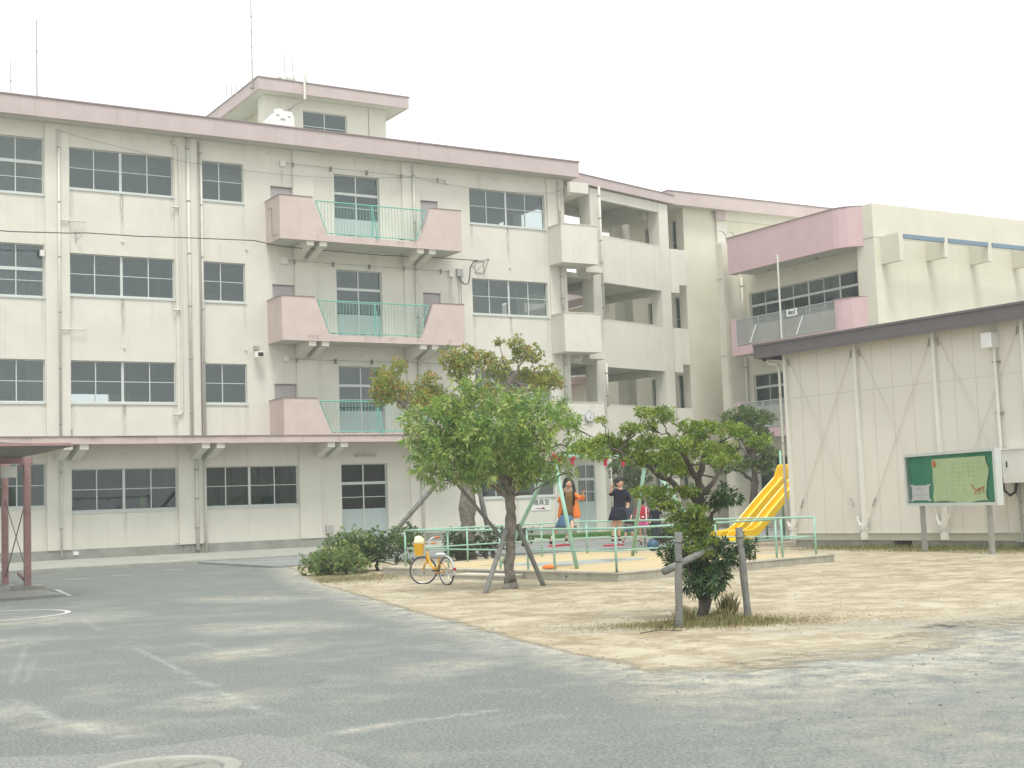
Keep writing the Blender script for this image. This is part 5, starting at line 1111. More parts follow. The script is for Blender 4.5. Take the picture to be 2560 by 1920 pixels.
leaf_mesh('lower_shoots',tc_,P_,D_,9,.085,.011,[(.05,.10,.045),(.07,.14,.05),(.045,.09,.05),(.12,.2,.06)],6,.9,.4)
DB=(31.9,36.1,0)
tree('clipped_evergreen','dark clipped evergreen with tiered foliage pads beside the hall corner above the slide','tree',DB,
 [[(-.06,-.05,.17),(0,1.69,.14),(.06,2.83,.10),(-.11,3.5,.06),(-.2,4.1,.03)],[(.0,2.0,.07),(-.5,2.4,.05),(-1.0,2.5,.02)],[(.05,2.3,.06),(.4,2.9,.04),(.6,3.4,.02)],[(.03,2.7,.06),(-.3,3.4,.04),(-.65,4.1,.02)]],
 [(-.65,4.2,.41),(-.23,4.34,.52),(.17,4.06,.52),(-.11,3.61,.46),(.41,3.59,.41,.3),(.28,3.13,.41),(-.11,2.62,.46,.2),(.35,2.5,.41),(-.63,2.54,.36,-.2),(-1.05,2.45,.26),(.6,4.26,.41,.3),(.68,2.96,.41,.2)],
 420,(.10,.02),[(.11,.18,.05),(.15,.23,.06),(.2,.26,.07),(.09,.15,.05)],14,K['barkd'],flat=.6,n_leaf=10,up=.7,twigs=4,tr=.025)
tree('dark_shade_tree','dark leaning tree partly hidden behind the right hand swing','tree',(28.13,36.7,0),
 [[(.1,-.05,.14),(.02,.5,.12),(-.1,1.0,.10),(-.3,1.5,.07),(-.62,2.01,.04)]],
 [(-.97,2.35,.43),(-.72,2.1,.37),(-1.1,2.6,.32),(-.48,2.38,.32),(-1.43,2.6,.28),(-.3,2.05,.27),(-.6,1.8,.25)],
 300,(.10,.02),[(.08,.14,.05),(.11,.18,.055),(.07,.12,.05)],15,K['barkd'],n_leaf=10)
def hedge(name,label,cat,base,clumps,dens,leaf,pal,seed):
    return tree(name,label,cat,base,[[(0,-.05,.04),(0,.3,.03)]],clumps,dens,leaf,pal,seed,K['barkd'],flat=.9,n_leaf=8,up=.6,twigs=1,tr=.012)
H1=[(.17,.27,.09),(.23,.31,.10),(.13,.21,.07),(.28,.32,.10),(.15,.24,.10)]
hb=(13.75,30.3,0)
hc=[]
for i in range(20):
    a_=rA.uniform(-.9,.55); hc.append((a_,rA.uniform(.22,.58)*(1-.3*abs(a_)),.3,rA.uniform(-.9,.6)))
hedge('light_hedge','low sprawling light green hedge left of the bicycle','hedge',hb,hc+[(-.35,.8,.27,.5),(.0,.9,.27,.6),(.4,.8,.28,.2)],330,(.085,.022),H1,21)
hc=[(rA.uniform(-.95,1.0),rA.uniform(.3,.88),.33,rA.uniform(-.6,.6)) for i in range(28)]
hedge('dark_hedge','denser dark green hedge behind the bicycle','hedge',(14.8,30.8,0),hc,300,(.075,.021),[(.08,.15,.05),(.11,.19,.06),(.16,.24,.08),(.07,.12,.05)],22)
hc=[(rA.uniform(-1.1,1.3),rA.uniform(.3,.75),.33,rA.uniform(-.4,.4)) for i in range(18)]
hedge('low_hedge','dark green hedge at the foot of the thick trunk behind the rail','hedge',(19.0,32.6,0),hc,230,(.08,.022),[(.05,.09,.03),(.07,.12,.04),(.045,.08,.03)],23)
hc=[(rA.uniform(-1.2,1.2),rA.uniform(.2,.8),.35,rA.uniform(-.4,.4)) for i in range(18)]
hedge('hedge_by_slide','round green shrub bed behind the foot of the yellow slide','hedge',(28.6,36.4,0),hc,190,(.09,.025),[(.07,.12,.04),(.10,.16,.05),(.13,.18,.06)],24)
# stakes and posts
def stake(name,label,p,q,r,cat='post',group=None,wires=()):
    p=Vector(p);q=Vector(q); n=7; rs=[r*(1+.06*math.sin(i*2.1)) for i in range(n+1)]
    a=MB(); a.mat(K['wood']).tube([p.lerp(q,i/n)+Vector((.004*math.sin(i*3),.004*math.cos(i*2),0)) for i in range(n+1)],rs,10)
    for t in wires: u=p.lerp(q,t); a.mat(K['wire']).tube([u-(q-p).normalized()*.006,u+(q-p).normalized()*.006],r*1.08,10)
    return tag(a.build(name,None,None,True),label,cat,group)
stake('wooden_post','upright grey round post left of the small foreground tree',(10.37,13.22,-.1),(10.40,13.18,1.16),.047,wires=(.9,.72))
stake('wooden_post','upright grey round post right of the small foreground tree',(11.57,13.32,-.1),(11.50,13.34,1.17),.047,wires=(.9,))
stake('cross_log','slanting grey log tied between the two foreground posts',(10.34,13.42,.68),(11.62,13.74,1.0),.045,'log')
stake('tree_prop','pale wooden prop leaning on the green tree trunk from the left',(12.17,21.0,-.05),(12.92,21.38,1.12),.045,'tree prop')
stake('tree_prop','dark wooden prop leaning on the green tree trunk from the right',(13.75,21.45,-.05),(13.16,21.4,1.18),.045,'tree prop')
stake('tree_prop','thin dark wooden prop rising left behind the green tree trunk',(13.15,21.9,.9),(12.3,22.6,2.3),.035,'tree prop')
stake('long_prop','long grey pole slanting up to the orange leaved tree from the hedge',(16.6,34.2,.5),(18.4,33.5,2.55),.07,'tree prop')
stake('long_prop','grey pole standing right of the thick trunk of the orange leaved tree',(19.75,33.4,-.05),(19.05,33.2,2.7),.07,'tree prop')
stake('slim_post','slim grey post in front of the child with the red satchel',(25.61,34.13,-.05),(25.61,34.13,.62),.045)

# grass and weeds
def grass(name,label,pts,h,seed,pal,kind='stuff'):
    rg=np.random.default_rng(seed); n=len(pts); pts=np.array(pts)
    ang=rg.random(n)*6.28; d_=np.stack([np.cos(ang),np.sin(ang),np.zeros(n)],1); hh=(np.array(h)*(.5+rg.random(n)))[:,None]; w=.004
    lean=d_*(rg.random(n)*.5)[:,None]*hh; s_=np.stack([-np.sin(ang),np.cos(ang),np.zeros(n)],1)*w
    V=np.stack([pts-s_,pts+s_,pts+lean*.4+s_*.8+np.array([0,0,1])*hh*.6,pts+lean+np.array([0,0,1])*hh],1).reshape(-1,3)
    me=bpy.data.meshes.new(name); me.from_pydata(V.tolist(),[],[(4*i,4*i+1,4*i+2,4*i+3) for i in range(n)])
    ca=me.color_attributes.new('Col','FLOAT_COLOR','POINT'); cc=np.ones((4*n,4),dtype=np.float32); cc[:,:3]=np.repeat(np.array(pal)[rg.integers(0,len(pal),n)]*(.7+.6*rg.random(n))[:,None],4,0); ca.data.foreach_set('color',cc.ravel())
    me.materials.append(LEAF); o=bpy.data.objects.new(name,me); C.objects.link(o); tag(o,label,'grass',kind=kind); return o
rg=np.random.default_rng(9); pts=[];hs=[]
for _ in range(11000):
    a_,b_=rg.normal(-.2,.68),rg.normal(-.1,.28); x=11.1+.852*a_+.524*b_-.05; y=13.35-.524*a_+.852*b_
    pts.append((x,y,sz(x,y)-.005)); hs.append(.02+.045*max(0,1-abs(a_-.1)*.9)*(.4+.6*(math.sin(x*9)*math.sin(y*13)>0)))
for cx,cy,hh in ((10.85,13.7,.15),(11.6,13.75,.22),(11.3,13.5,.1)):
    for _ in range(260): x,y=cx+rg.normal()*.06,cy+rg.normal()*.06; pts.append((x,y,.03)); hs.append(hh)
grass('weeds','tufts of green and dry grass around the foot of the small foreground tree',pts,hs,1,[(.16,.20,.07),(.28,.25,.11),(.38,.31,.17),(.33,.25,.13),(.11,.16,.05)])
pts=[];hs=[]
for _ in range(22000):
    s_=rg.random()**.8*13+.8; o2=rg.random()**1.3*1.9+.02; p=PP+pd*s_+pn*o2
    if rg.random()<.35+.65*max(0,1-o2/1.6)*min(1,s_/3): pts.append((p.x,p.y,sz(p.x,p.y)-.005)); hs.append(.05+.1*max(0,1-o2/1.2)*rg.random())
grass('hall_grass','strip of green and dry grass along the foot of the beige hall',pts,hs,2,[(.17,.21,.06),(.22,.22,.08),(.33,.27,.13),(.12,.18,.05)])
pts=[];hs=[]
for _ in range(5000):
    x,y=12.7+rg.normal()*.9,28.3+rg.normal()*.9
    if x>edge_x(y)+.1 and not (x>14): pts.append((x,y,sz(x,y)-.005)); hs.append(.05)
grass('dry_grass','dry brown grass in front of the light green hedge',pts,hs,3,[(.25,.23,.10),(.33,.28,.15),(.18,.19,.08)])
# ------------------------------------------------------------------ bicycle
bk=thing('bicycle','yellow bicycle with a white rear mudguard and a cream bag in its front basket','bicycle',(12.85,24.1,0))
r_=Vector((12.95,23.78,0)); fdir=(LAT*-.56+FOW*.83).normalized(); sdir=Vector((fdir.y,-fdir.x,0))
BL=lambda f,s_,z: r_+fdir*f+sdir*s_+Z_*z
def wheel(c,ax,rad,name):
    ax=Vector(ax).normalized(); w=MB(); n=40; e1=ax.cross(Z_).normalized()
    ring=lambda rr,r0,mb,seg=8: mb.tube([c+(e1*math.cos(2*math.pi*i/n)+Z_*math.sin(2*math.pi*i/n))*rr for i in range(n+1)],r0,seg,False)
    wob=thing_part(name); t=MB(); ring(rad-.016,.016,t); t.build('tyre',K['tyre'],wob,True); t=MB(); ring(rad-.036,.010,t,6)
    t.build('rim',K['chrome'],wob,True); t=MB()
    for i in range(28):
        a0=2*math.pi*i/28; t.tube([c+ax*(.02 if i%2 else -.02),c+(e1*math.cos(a0)+Z_*math.sin(a0))*(rad-.04)],.0013,3,False)
    t.tube([c-ax*.045,c+ax*.045],.016,8); t.build('spokes',K['chrome'],wob); return wob
def thing_part(name):
    o=bpy.data.objects.new(name,None); C.objects.link(o); o.parent=bk; return o
RW=.285
wheel(BL(0,0,RW),sdir,RW,'wheel')
hd_=BL(.74,0,.62); fork_top=BL(.76,0,.50)
st_dir=(LAT*-.97+FOW*.10).normalized(); st_s=Vector((st_dir.y,-st_dir.x,0))
fc=BL(.80,0,0)+st_dir*.06+Z_*RW
wheel(fc,st_s,RW,'wheel')
a=MB(); a.mat(K['byellow']); bb_=BL(.36,0,.24); seat_=BL(.26,0,.56)
a.tube([BL(.75,0,.60),BL(.62,0,.42),bb_],.026,10); a.tube([BL(.73,0,.52),BL(.56,0,.36),BL(.34,0,.33)],.017,8); a.tube([bb_,seat_],.018,8)
for q in (-.05,.05): a.tube([bb_+sdir*q*.6,BL(0,q,RW)],.010,6); a.tube([BL(.28,q*.3,.48),BL(0,q,RW)],.010,6)
a.tube([BL(.76,0,.47),BL(.72,0,.66)],.024,10); a.build('frame',None,bk,True)
a=MB(); a.mat(K['byellow']); top=BL(.76,0,.47)
for q in (-.055,.055): a.tube([top+st_s*q+Z_*.02,top+st_s*q-Z_*.03,fc+st_s*q*.9-st_dir*.03+Z_*.12,fc+st_s*q*.8],.014,8)
a.tube([top-st_s*.06,top+st_s*.06],.016,8); a.build('fork',None,bk,True)
a=MB(); a.mat(K['chrome']); stm=BL(.71,0,.80); a.tube([BL(.72,0,.64),stm],.013,8)
hl=[stm+st_s*-.25-st_dir*.20+Z_*.03,stm+st_s*-.22-st_dir*.08+Z_*.05,stm+st_s*-.10+st_dir*.03+Z_*.05,stm,stm+st_s*.10+st_dir*.03+Z_*.05,stm+st_s*.22-st_dir*.08+Z_*.14,stm+st_s*.25-st_dir*.20+Z_*.14]
a.tube(hl,.0135,8); 
for q in (-1,1): a.tube([stm+st_s*q*.2-st_dir*.02+Z_*.08,stm+st_s*q*.24-st_dir*.14+Z_*.045],.006,5)
a.build('handlebar',None,bk,True)
for k_ in (0,-1):
    a=MB(); e=hl[k_]; f2=hl[1] if k_==0 else hl[-2]; a.tube([f2.lerp(e,.25),e+(e-f2)*.1],.018,8); a.build('grip',K['grip'],bk,True)
bcx=top+st_dir*.15+Z_*.12
a=MB(); w0,w1,d0,d1=.085,.115,.07,.09
P8=[]
for z,w,d_ in ((0,w0,d0),(.24,w1,d1)):
    for sx,sy in ((-1,-1),(1,-1),(1,1),(-1,1)): P8.append(bcx+st_s*w*sx+st_dir*d_*sy+Z_*z)
a.add(P8,[(0,1,2,3),(0,4,5,1),(1,5,6,2),(2,6,7,3),(3,7,4,0)]); o_=a.build('basket',K['byellow'],bk); m_=o_.modifiers.new('s','SOLIDIFY'); m_.thickness=.006
a=MB(); a.ell(bcx+Z_*.27,.115,.10,.12,16,10); o_=a.build('cream_bag',K['bag'],None,True); tag(o_,'cream cloth bag stuffed in the yellow bicycle basket','bag')
for v in o_.data.vertices: v.co+=Vector((.012*math.sin(v.co.z*90+v.co.x*70),.012*math.sin(v.co.x*80),.012*math.sin(v.co.y*75)))
a=MB(); a.mat(K['white']); c_=BL(0,0,RW)
vs=[]; n=26
for i in range(n+1):
    t=math.radians(-15+165*i/n)   # rear mudguard arc from behind to over the top
    dirv=fdir*-math.cos(t)+Z_*math.sin(t)
    for q,rr in ((-.026,RW+.008),(0,RW+.02),(.026,RW+.008)): vs.append(c_+dirv*rr+sdir*q)
a.add(vs,[(3*i+j,3*i+j+1,3*i+4+j,3*i+3+j) for i in range(n) for j in (0,1)]); o_=a.build('mudguard',None,bk,True); m_=o_.modifiers.new('s','SOLIDIFY'); m_.thickness=.004
a=MB(); a.mat(K['byellow']); c_=fc; vs=[]; n=14
a=MB(); a.ell(BL(.20,0,.615),.05,.05,.03,14,8,(sdir*2.0,fdir*2.6,Z_)); a.ell(BL(.30,0,.615),.03,.03,.028,12,8,(sdir*1.2,fdir*2.6,Z_)); a.build('saddle',K['white'],bk,True)
a=MB(); a.mat(K['chrome']).tube([seat_,BL(.24,0,.60)],.012,8); a.lathe([(0,-.01),(.075,-.01),(.075,.01),(0,.01)],bb_+sdir*.05,sdir,20); a.tube([bb_+sdir*.06,bb_+sdir*.07+fdir*.12-Z_*.06],.009,6); a.tube([bb_-sdir*.06,bb_-sdir*.07-fdir*.12+Z_*.06],.009,6)
a.mat(K['black']).obox(bb_+sdir*.12+fdir*.12-Z_*.06,fdir,sdir,Z_,-.045,.045,-.045,.045,-.012,.012); a.obox(bb_-sdir*.12-fdir*.12+Z_*.06,fdir,sdir,Z_,-.045,.045,-.045,.045,-.012,.012)
a.tube([bb_+sdir*.055+Z_*.075,BL(0,.055,RW+.035)],.005,5); a.tube([bb_+sdir*.055-Z_*.075,BL(0,.055,RW-.035)],.005,5); a.build('crank_and_pedals',None,bk)
a=MB(); a.mat(K['chrome']).tube([BL(.02,.04,RW),BL(.10,.14,.0)],.008,6); a.build('kickstand',None,bk)
a=MB(); a.lathe([(0,-.02),(.03,-.02),(.03,.02),(0,.02)],BL(-.30,0,.33),fdir,10); a.build('rear_reflector',K['red'],bk)

# ------------------------------------------------------------------ people
def skin(name,parent,base,V,Ed,mat,root,sub=2,smooth=True,extra=None):
    names=list(V); me=bpy.data.meshes.new('s'); off=Vector(base)
    pts=[LAT*V[n][0][0]+FOW*V[n][0][1]+Z_*V[n][0][2] for n in names]
    me.from_pydata([tuple(p) for p in pts],[(names.index(a_),names.index(b_)) for a_,b_ in Ed],[])
    o=bpy.data.objects.new('s',me); C.objects.link(o); o.location=base
    sm=o.modifiers.new('k','SKIN'); sm.use_smooth_shade=True
    for i,n in enumerate(names):
        r=V[n][1]; me.skin_vertices[0].data[i].radius=(r,r) if not isinstance(r,tuple) else r; me.skin_vertices[0].data[i].use_root=(n==root)
    ss=o.modifiers.new('u','SUBSURF'); ss.levels=sub; ss.render_levels=sub
    dg=bpy.context.evaluated_depsgraph_get(); m2=bpy.data.meshes.new_from_object(o.evaluated_get(dg)); bpy.data.objects.remove(o)
    q=Vector((0,0,0)); p=parent
    while p is not None: q+=Vector(p.location); p=p.parent
    m2.transform(Matrix.Translation(off-q))
    if extra is not None:
        bm=bmesh.new(); bm.from_mesh(m2); vv=[bm.verts.new((a_-q.x,b_-q.y,c_-q.z)) for a_,b_,c_ in extra.v]
        for f in extra.f:
            try: bm.faces.new([vv[i] for i in f])
            except ValueError: pass
        bm.to_mesh(m2); bm.free()
    m2.materials.clear(); m2.materials.append(mat); m2.polygons.foreach_set('use_smooth',[True]*len(m2.polygons))
    ob=bpy.data.objects.new(name,m2); C.objects.link(ob); ob.parent=parent; return ob
def v3(p,dx=0,dy=0,dz=0): return (p[0]+dx,p[1]+dy,p[2]+dz)
def mid(p,q,t=.5): return tuple(a_*(1-t)+b_*t for a_,b_ in zip(p,q))
def hand(V,Ed,wr,hp,side,curl=(0,-.03,0)):
    """palm, five fingers curled round the chain"""
    d_=Vector(hp)-Vector(wr); d_.normalize(); pm=tuple(Vector(hp)+d_*.02); V[side+'palm']=(pm,(.02,.013)); Ed.append((side+'wr',side+'palm'))
    lat_=Vector((0,1,0)).cross(d_).normalized()
    for i,(ln,off) in enumerate(((.026,-.024),(.034,-.009),(.036,.004),(.033,.016),(.026,.027))):
        b_=Vector(pm)+d_*(.018 if i else .0)+lat_*off; k1=b_+d_*ln*.7+Vector((0,-.006,0)); k2=k1+d_*ln*.2+Vector((.006 if i else .012,-.02,-.004))
        for j,q in enumerate((b_,k1,k2)): V[f'{side}f{i}{j}']=(tuple(q),.0068 if j<2 else .0055)
        Ed+= [(side+'palm',f'{side}f{i}0'),(f'{side}f{i}0',f'{side}f{i}1'),(f'{side}f{i}1',f'{side}f{i}2')]
def frustum_cloth(name,parent,base,rings,mat,pleat=0,n=36):
    a=MB(); vs=[]
    for k_,(c_,rx,ry) in enumerate(rings):
        for i in range(n):
            an=2*math.pi*i/n; f_=1+pleat*(k_/(len(rings)-1))*math.sin(an*9)
            vs.append(Vector(base)+LAT*(c_[0]+rx*f_*math.cos(an))+FOW*(c_[1]+ry*f_*math.sin(an))+Z_*c_[2])
    a.add(vs,[(k_*n+i,k_*n+(i+1)%n,(k_+1)*n+(i+1)%n,(k_+1)*n+i) for k_ in range(len(rings)-1) for i in range(n)])
    o_=a.build(name,mat,parent,True); m_=o_.modifiers.new('s','SOLIDIFY'); m_.thickness=.008; return o_
def face(parent,base,hc,look,s_=1.16):
    """eyes, brows and mouth on the head centre hc; look = (lateral, depth, up)"""
    L_=Vector(look).normalized(); f_=(LAT*L_.x+FOW*L_.y+Z_*L_.z).normalized(); r_s=f_.cross(Z_).normalized(); up_=r_s.cross(f_)
    c_=Vector(base)+LAT*hc[0]+FOW*hc[1]+Z_*hc[2]
    for q in (-1,1):
        e=MB(); e.mat(K['white']).ell(c_+f_*.083*s_+r_s*.03*q+up_*.008,.013,.013,.008,8,6,(r_s,f_,up_)); e.mat(K['black']).ell(c_+f_*.092*s_+r_s*.03*q+up_*.008,.006,.006,.007,8,6,(r_s,f_,up_))
        e.mat(K['hair']).obox(c_+f_*.093*s_+r_s*.03*q+up_*.03,r_s,f_,up_,-.015,.015,-.004,.004,-.0025,.0025); e.build('eye',None,parent)
    m_=MB(); m_.ell(c_+f_*.079*s_-up_*.05,.019,.01,.008,10,6,(r_s,f_,up_)); m_.build('mouth',K['lips'],parent,True)
def torso(name,parent,base,J,mat,w=1.0,low=None):
    n_,c_,w_,h_=J['neck'],J['chest'],J['waist'],J['hip']
    rings=[(mid(n_,c_,.18),.058*w,.052*w),(mid(n_,c_,.34),.125*w,.072*w),(mid(n_,c_,.6),.15*w,.092*w),(c_,.145*w,.098*w),(mid(c_,w_,.6),.128*w,.09*w),(w_,.122*w,.088*w),(low or mid(w_,h_,1.0),.138*w,.102*w)]
    return frustum_cloth(name,parent,base,rings,mat,0,28)
def girl(name,label,base,J,look,hair,V_cloth):
    t=thing('person',label,'person',base,None); V={};Ed=[]
    z=lambda k:J[k]
    V['hip']=(z('hip'),(.095,.07)); V['waist']=(z('waist'),(.08,.058)); V['chest']=(z('chest'),(.11,.075)); V['neckb']=(mid(z('neck'),z('chest'),.22),(.055,.045)); V['neck']=(z('neck'),.034)
    V['jaw']=(v3(z('head'),.0,.0,-.05),(.04,.04)); V['skull']=(v3(z('head'),0,0,.0),(.055,.055)); V['crown']=(v3(z('head'),.0,.01,.04),(.05,.05))
    Ed+=[('hip','waist'),('waist','chest'),('chest','neckb'),('neckb','neck'),('neck','jaw'),('jaw','skull'),('skull','crown')]
    for q in 'RL':
        V[q+'sh']=(z('sh'+q),.042); V[q+'el']=(z('el'+q),.031); wr=mid(z('el'+q),z('ha'+q),.86); V[q+'wr']=(wr,.02); Ed+=[('neckb',q+'sh'),(q+'sh',q+'el'),(q+'el',q+'wr')]; hand(V,Ed,wr,z('ha'+q),q)
        V[q+'hp']=(z('hip'+q),.068); V[q+'kn']=(z('kn'+q),.043); V[q+'cf']=(mid(z('kn'+q),z('an'+q),.35),.043); V[q+'an']=(z('an'+q),.026); 
        ft=z('to'+q); V[q+'toe']=(ft,.024); Ed+=[('hip',q+'hp'),(q+'hp',q+'kn'),(q+'kn',q+'cf'),(q+'cf',q+'an'),(q+'an',q+'toe')]
    
    Lk0=Vector(look).normalized(); lw=(LAT*Lk0.x+FOW*Lk0.y+Z_*Lk0.z).normalized(); rw_=lw.cross(Z_).normalized(); uw=rw_.cross(lw)
    hc0=Vector(base)+LAT*V['skull'][0][0]+FOW*V['skull'][0][1]+Z_*V['skull'][0][2]; hd0=MB(); hd0.ell(hc0-lw*.008+uw*.008,.082,.092,.112,18,14,(rw_,lw,uw))
    for q in (-1,1): hd0.ell(hc0+rw_*.082*q-uw*.005,.012,.02,.03,8,6,(rw_,lw,uw))
    hd0.ell(hc0+lw*.09-uw*.018,.012,.014,.018,8,6,(rw_,lw,uw))
    skin('body',t,base,V,Ed,K['skin'],'hip',extra=hd0); face(t,base,V['skull'][0],look)
    for q in 'RL':
        a0=Vector(z('an'+q)); t0=Vector(z('to'+q)); dd=(t0-a0); hb_=a0-Vector((0,0,.02)) ; 
        SV={'h':(tuple(hb_+Vector((0,.03,-.02))),.034),'m':(tuple(a0.lerp(t0,.5)-Vector((0,0,.006))),.038),'t':(tuple(t0+dd.normalized()*.015),.031)}
        skin('shoe',t,base,SV,[('h','m'),('m','t')],K['black'],'m')
        so=MB(); b3=lambda p:Vector(base)+LAT*p[0]+FOW*p[1]+Z_*p[2]
        lo=-.03; fw3=(b3(t0)-b3(a0)); 
        so.tube([b3(hb_)+Vector((0,0,-.048)),b3(t0)+Vector((0,0,lo))],.022,8); so.build('sole',K['white'],t,True)
        sk=MB(); sk.tube([b3(a0)+Z_*.005,b3(mid(z('an'+q),z('kn'+q),.16))],[.031,.034],10); sk.build('sock',K['white'] if V_cloth=='orange' else K['navy'],t,True)
    # hair cap
    hc=Vector(base)+LAT*V['skull'][0][0]+FOW*V['skull'][0][1]+Z_*V['skull'][0][2]; Lk_=(LAT*look[0]+FOW*look[1]+Z_*look[2]).normalized(); back=hc-Lk_*.03+Z_*.042
    h=MB(); h.ell(back,.106,.108,.112,18,12); ob=h.build('hair',K['hair'],t,True)
    return t,V,b3
J1={'head':(.25,0,1.939),'crown':(.235,0,2.04),'neck':(.248,0,1.80),'chest':(.219,0,1.633),'waist':(.202,0,1.40),'hip':(.178,0,1.266),'shR':(.115,0,1.715),'elR':(.038,-.1,1.547),'haR':(.139,-.22,1.80),'shL':(.36,0,1.705),'elL':(.53,-.06,1.60),'haL':(.547,-.18,1.74),'hipR':(.11,0,1.225),'knR':(-.052,.02,.998),'anR':(-.144,.05,.80),'toR':(-.185,-.02,.68),'hipL':(.25,0,1.222),'knL':(.288,-.16,1.02),'anL':(.157,-.02,.80),'toL':(.154,-.14,.745)}
base1=(16.0,24.35,0)
g1,V1,b3=girl('person','girl in an open orange jacket and blue denim skirt riding the left swing standing up',base1,J1,(.12,-1,-.05),'long','orange')
torso('shirt',g1,base1,J1,K['brown'],.98)
for q,sx in (('R',-1),('L',1)):
    JV={'n':(v3(J1['neck'],.035*sx,.01,-.03),.03),'s':(J1['sh'+q],.06),'e':(J1['el'+q],.058),'w':(mid(J1['el'+q],J1['ha'+q],.62),.05)}
    skin('jacket_sleeve',g1,base1,JV,[('n','s'),('s','e'),('e','w')],K['orange'],'s')
    xa=J1['sh'+q][0]; fv={'a':(v3(J1['sh'+q],-.03*sx,.0,-.02),(.05,.06)),'b':((xa+.005*sx,.0,1.5),(.05,.085)),'c':((xa+.025*sx,.0,1.35),(.05,.095)),'d':((xa+.045*sx,.0,1.2),(.045,.10))}
    skin('jacket_front',g1,base1,fv,[('a','b'),('b','c'),('c','d')],K['orange'],'b')
bkv={'a':(v3(J1['chest'],0,.045,.06),(.12,.04)),'b':((.2,.06,1.45),(.125,.04)),'c':((.19,.07,1.24),(.13,.04))}
skin('jacket_back',g1,base1,bkv,[('a','b'),('b','c')],K['orange'],'b')
frustum_cloth('denim_skirt',g1,base1,[((.178,0,1.30),.115,.09),((.165,-.01,1.2),.15,.12),((.145,-.02,1.1),.185,.15),((.13,-.03,1.02),.20,.165)],K['denim'],.015)
h=MB(); hcx=J1['head'][0]
for q in (-1,1):
    for i in range(7):
        x=hcx+q*(.068+.010*i*.6); h.tube([b3((x*1.0,-.03+.012*i,1.98)),b3((x+q*.02,-.05+.012*i,1.86)),b3((x+q*.03,-.075+.014*i,1.72)),b3((x+q*.02,-.09+.014*i,1.56+.02*math.sin(i*2))),b3((x+q*.012,-.09+.014*i,1.47+.03*math.sin(i*3)))],[.016,.018,.018,.014,.004],6)
h.build('long_hair',K['hair'],g1,True)
J2={'head':(.204,0,1.943),'crown':(.171,.01,2.059),'neck':(.215,0,1.812),'chest':(.205,0,1.657),'waist':(.177,0,1.429),'hip':(.141,0,1.30),'shR':(.115,0,1.765),'elR':(-.03,-.05,1.666),'haR':(.004,-.15,1.84),'shL':(.315,0,1.75),'elL':(.415,.02,1.567),'haL':(.364,-.05,1.43),'hipR':(.085,0,1.254),'knR':(.03,-.02,.946),'anR':(.0,.02,.715),'toR':(-.004,-.10,.635),'hipL':(.18,0,1.25),'knL':(.148,-.02,.941),'anL':(.139,.02,.715),'toL':(.16,-.10,.64)}
base2=(18.05,25.25,0)
g2_,V2,b3=girl('person','girl in a black dress standing on the right swing board with her face turned up',base2,J2,(.5,-1,.28),'short','navy')
torso('bodice',g2_,base2,J2,K['navy'],1.0)
DV={'hip':((.15,0,1.28),(.135,.10)),'w':(J2['waist'],(.125,.09)),'c':(J2['chest'],(.135,.09)),'nb':(mid(J2['neck'],J2['chest'],.36),(.095,.065)),'sR':(J2['shR'],.065),'eR':(J2['elR'],.052),'wR':(mid(J2['elR'],J2['haR'],.45),.042),'sL':(J2['shL'],.065),'eL':(J2['elL'],.052),'wL':(mid(J2['elL'],J2['haL'],.7),.036)}
skin('dress',g2_,base2,DV,[('hip','w'),('w','c'),('c','nb'),('nb','sR'),('sR','eR'),('eR','wR'),('nb','sL'),('sL','eL'),('eL','wL')],K['navy'],'c')
frustum_cloth('skirt',g2_,base2,[((.155,0,1.40),.14,.11),((.145,0,1.3),.16,.12),((.135,0,1.2),.19,.15),((.128,0,1.10),.205,.17)],K['navy'],.05)
h=MB()
for i in range(6): h.tube([b3((.12+.012*i,.03,1.98)),b3((.11+.012*i,.05,1.9)),b3((.12+.012*i,.05,1.85))],[.02,.02,.008],6)
h.build('hair_back',K['hair'],g2_,True)
J3={'head':(.60,.1,1.62),'crown':(.60,.1,1.72),'neck':(.60,.08,1.50),'chest':(.60,.05,1.38),'waist':(.595,.02,1.18),'hip':(.59,0,1.06),'shR':(.52,.05,1.42),'elR':(.46,0,1.28),'haR':(.50,-.1,1.2),'shL':(.67,.05,1.42),'elL':(.68,-.02,1.25),'haL':(.64,-.12,1.16),'hipR':(.55,0,1.0),'knR':(.49,-.02,.78),'anR':(.40,.05,.60),'toR':(.40,-.05,.54),'hipL':(.64,0,1.0),'knL':(.68,-.03,.80),'anL':(.763,.1,.66),'toL':(.87,.12,.63)}
for k_ in J3: J3[k_]=((J3[k_][0]-.6)*1.18+.45,J3[k_][1]*1.2,(J3[k_][2]-.54)*1.36+.0)
base3=(26.1,36.35,.055)
g3_,V3,b3=girl('person','child in dark slate clothes running behind the girl in the black dress',base3,J3,(.9,.4,0),'short','navy')
torso('shirt_front',g3_,base3,J3,K['navy2'],.95)
DV={'hip':((J3['hip'][0],0,J3['hip'][2]+.03),(.12,.09)),'w':(J3['waist'],(.10,.075)),'c':(J3['chest'],(.11,.08)),'sR':(J3['shR'],.055),'eR':(J3['elR'],.042),'sL':(J3['shL'],.055),'eL':(J3['elL'],.042)}
skin('shirt',g3_,base3,DV,[('hip','w'),('w','c'),('c','sR'),('sR','eR'),('c','sL'),('sL','eL')],K['navy2'],'c')
SV={'hip':(J3['hip'],(.11,.09)),'a':(J3['hipR'],.085),'b':(mid(J3['hipR'],J3['knR'],.75),.07),'c':(J3['hipL'],.085),'d':(mid(J3['hipL'],J3['knL'],.75),.07)}
skin('shorts',g3_,base3,SV,[('hip','a'),('a','b'),('hip','c'),('c','d')],K['denim'],'hip')
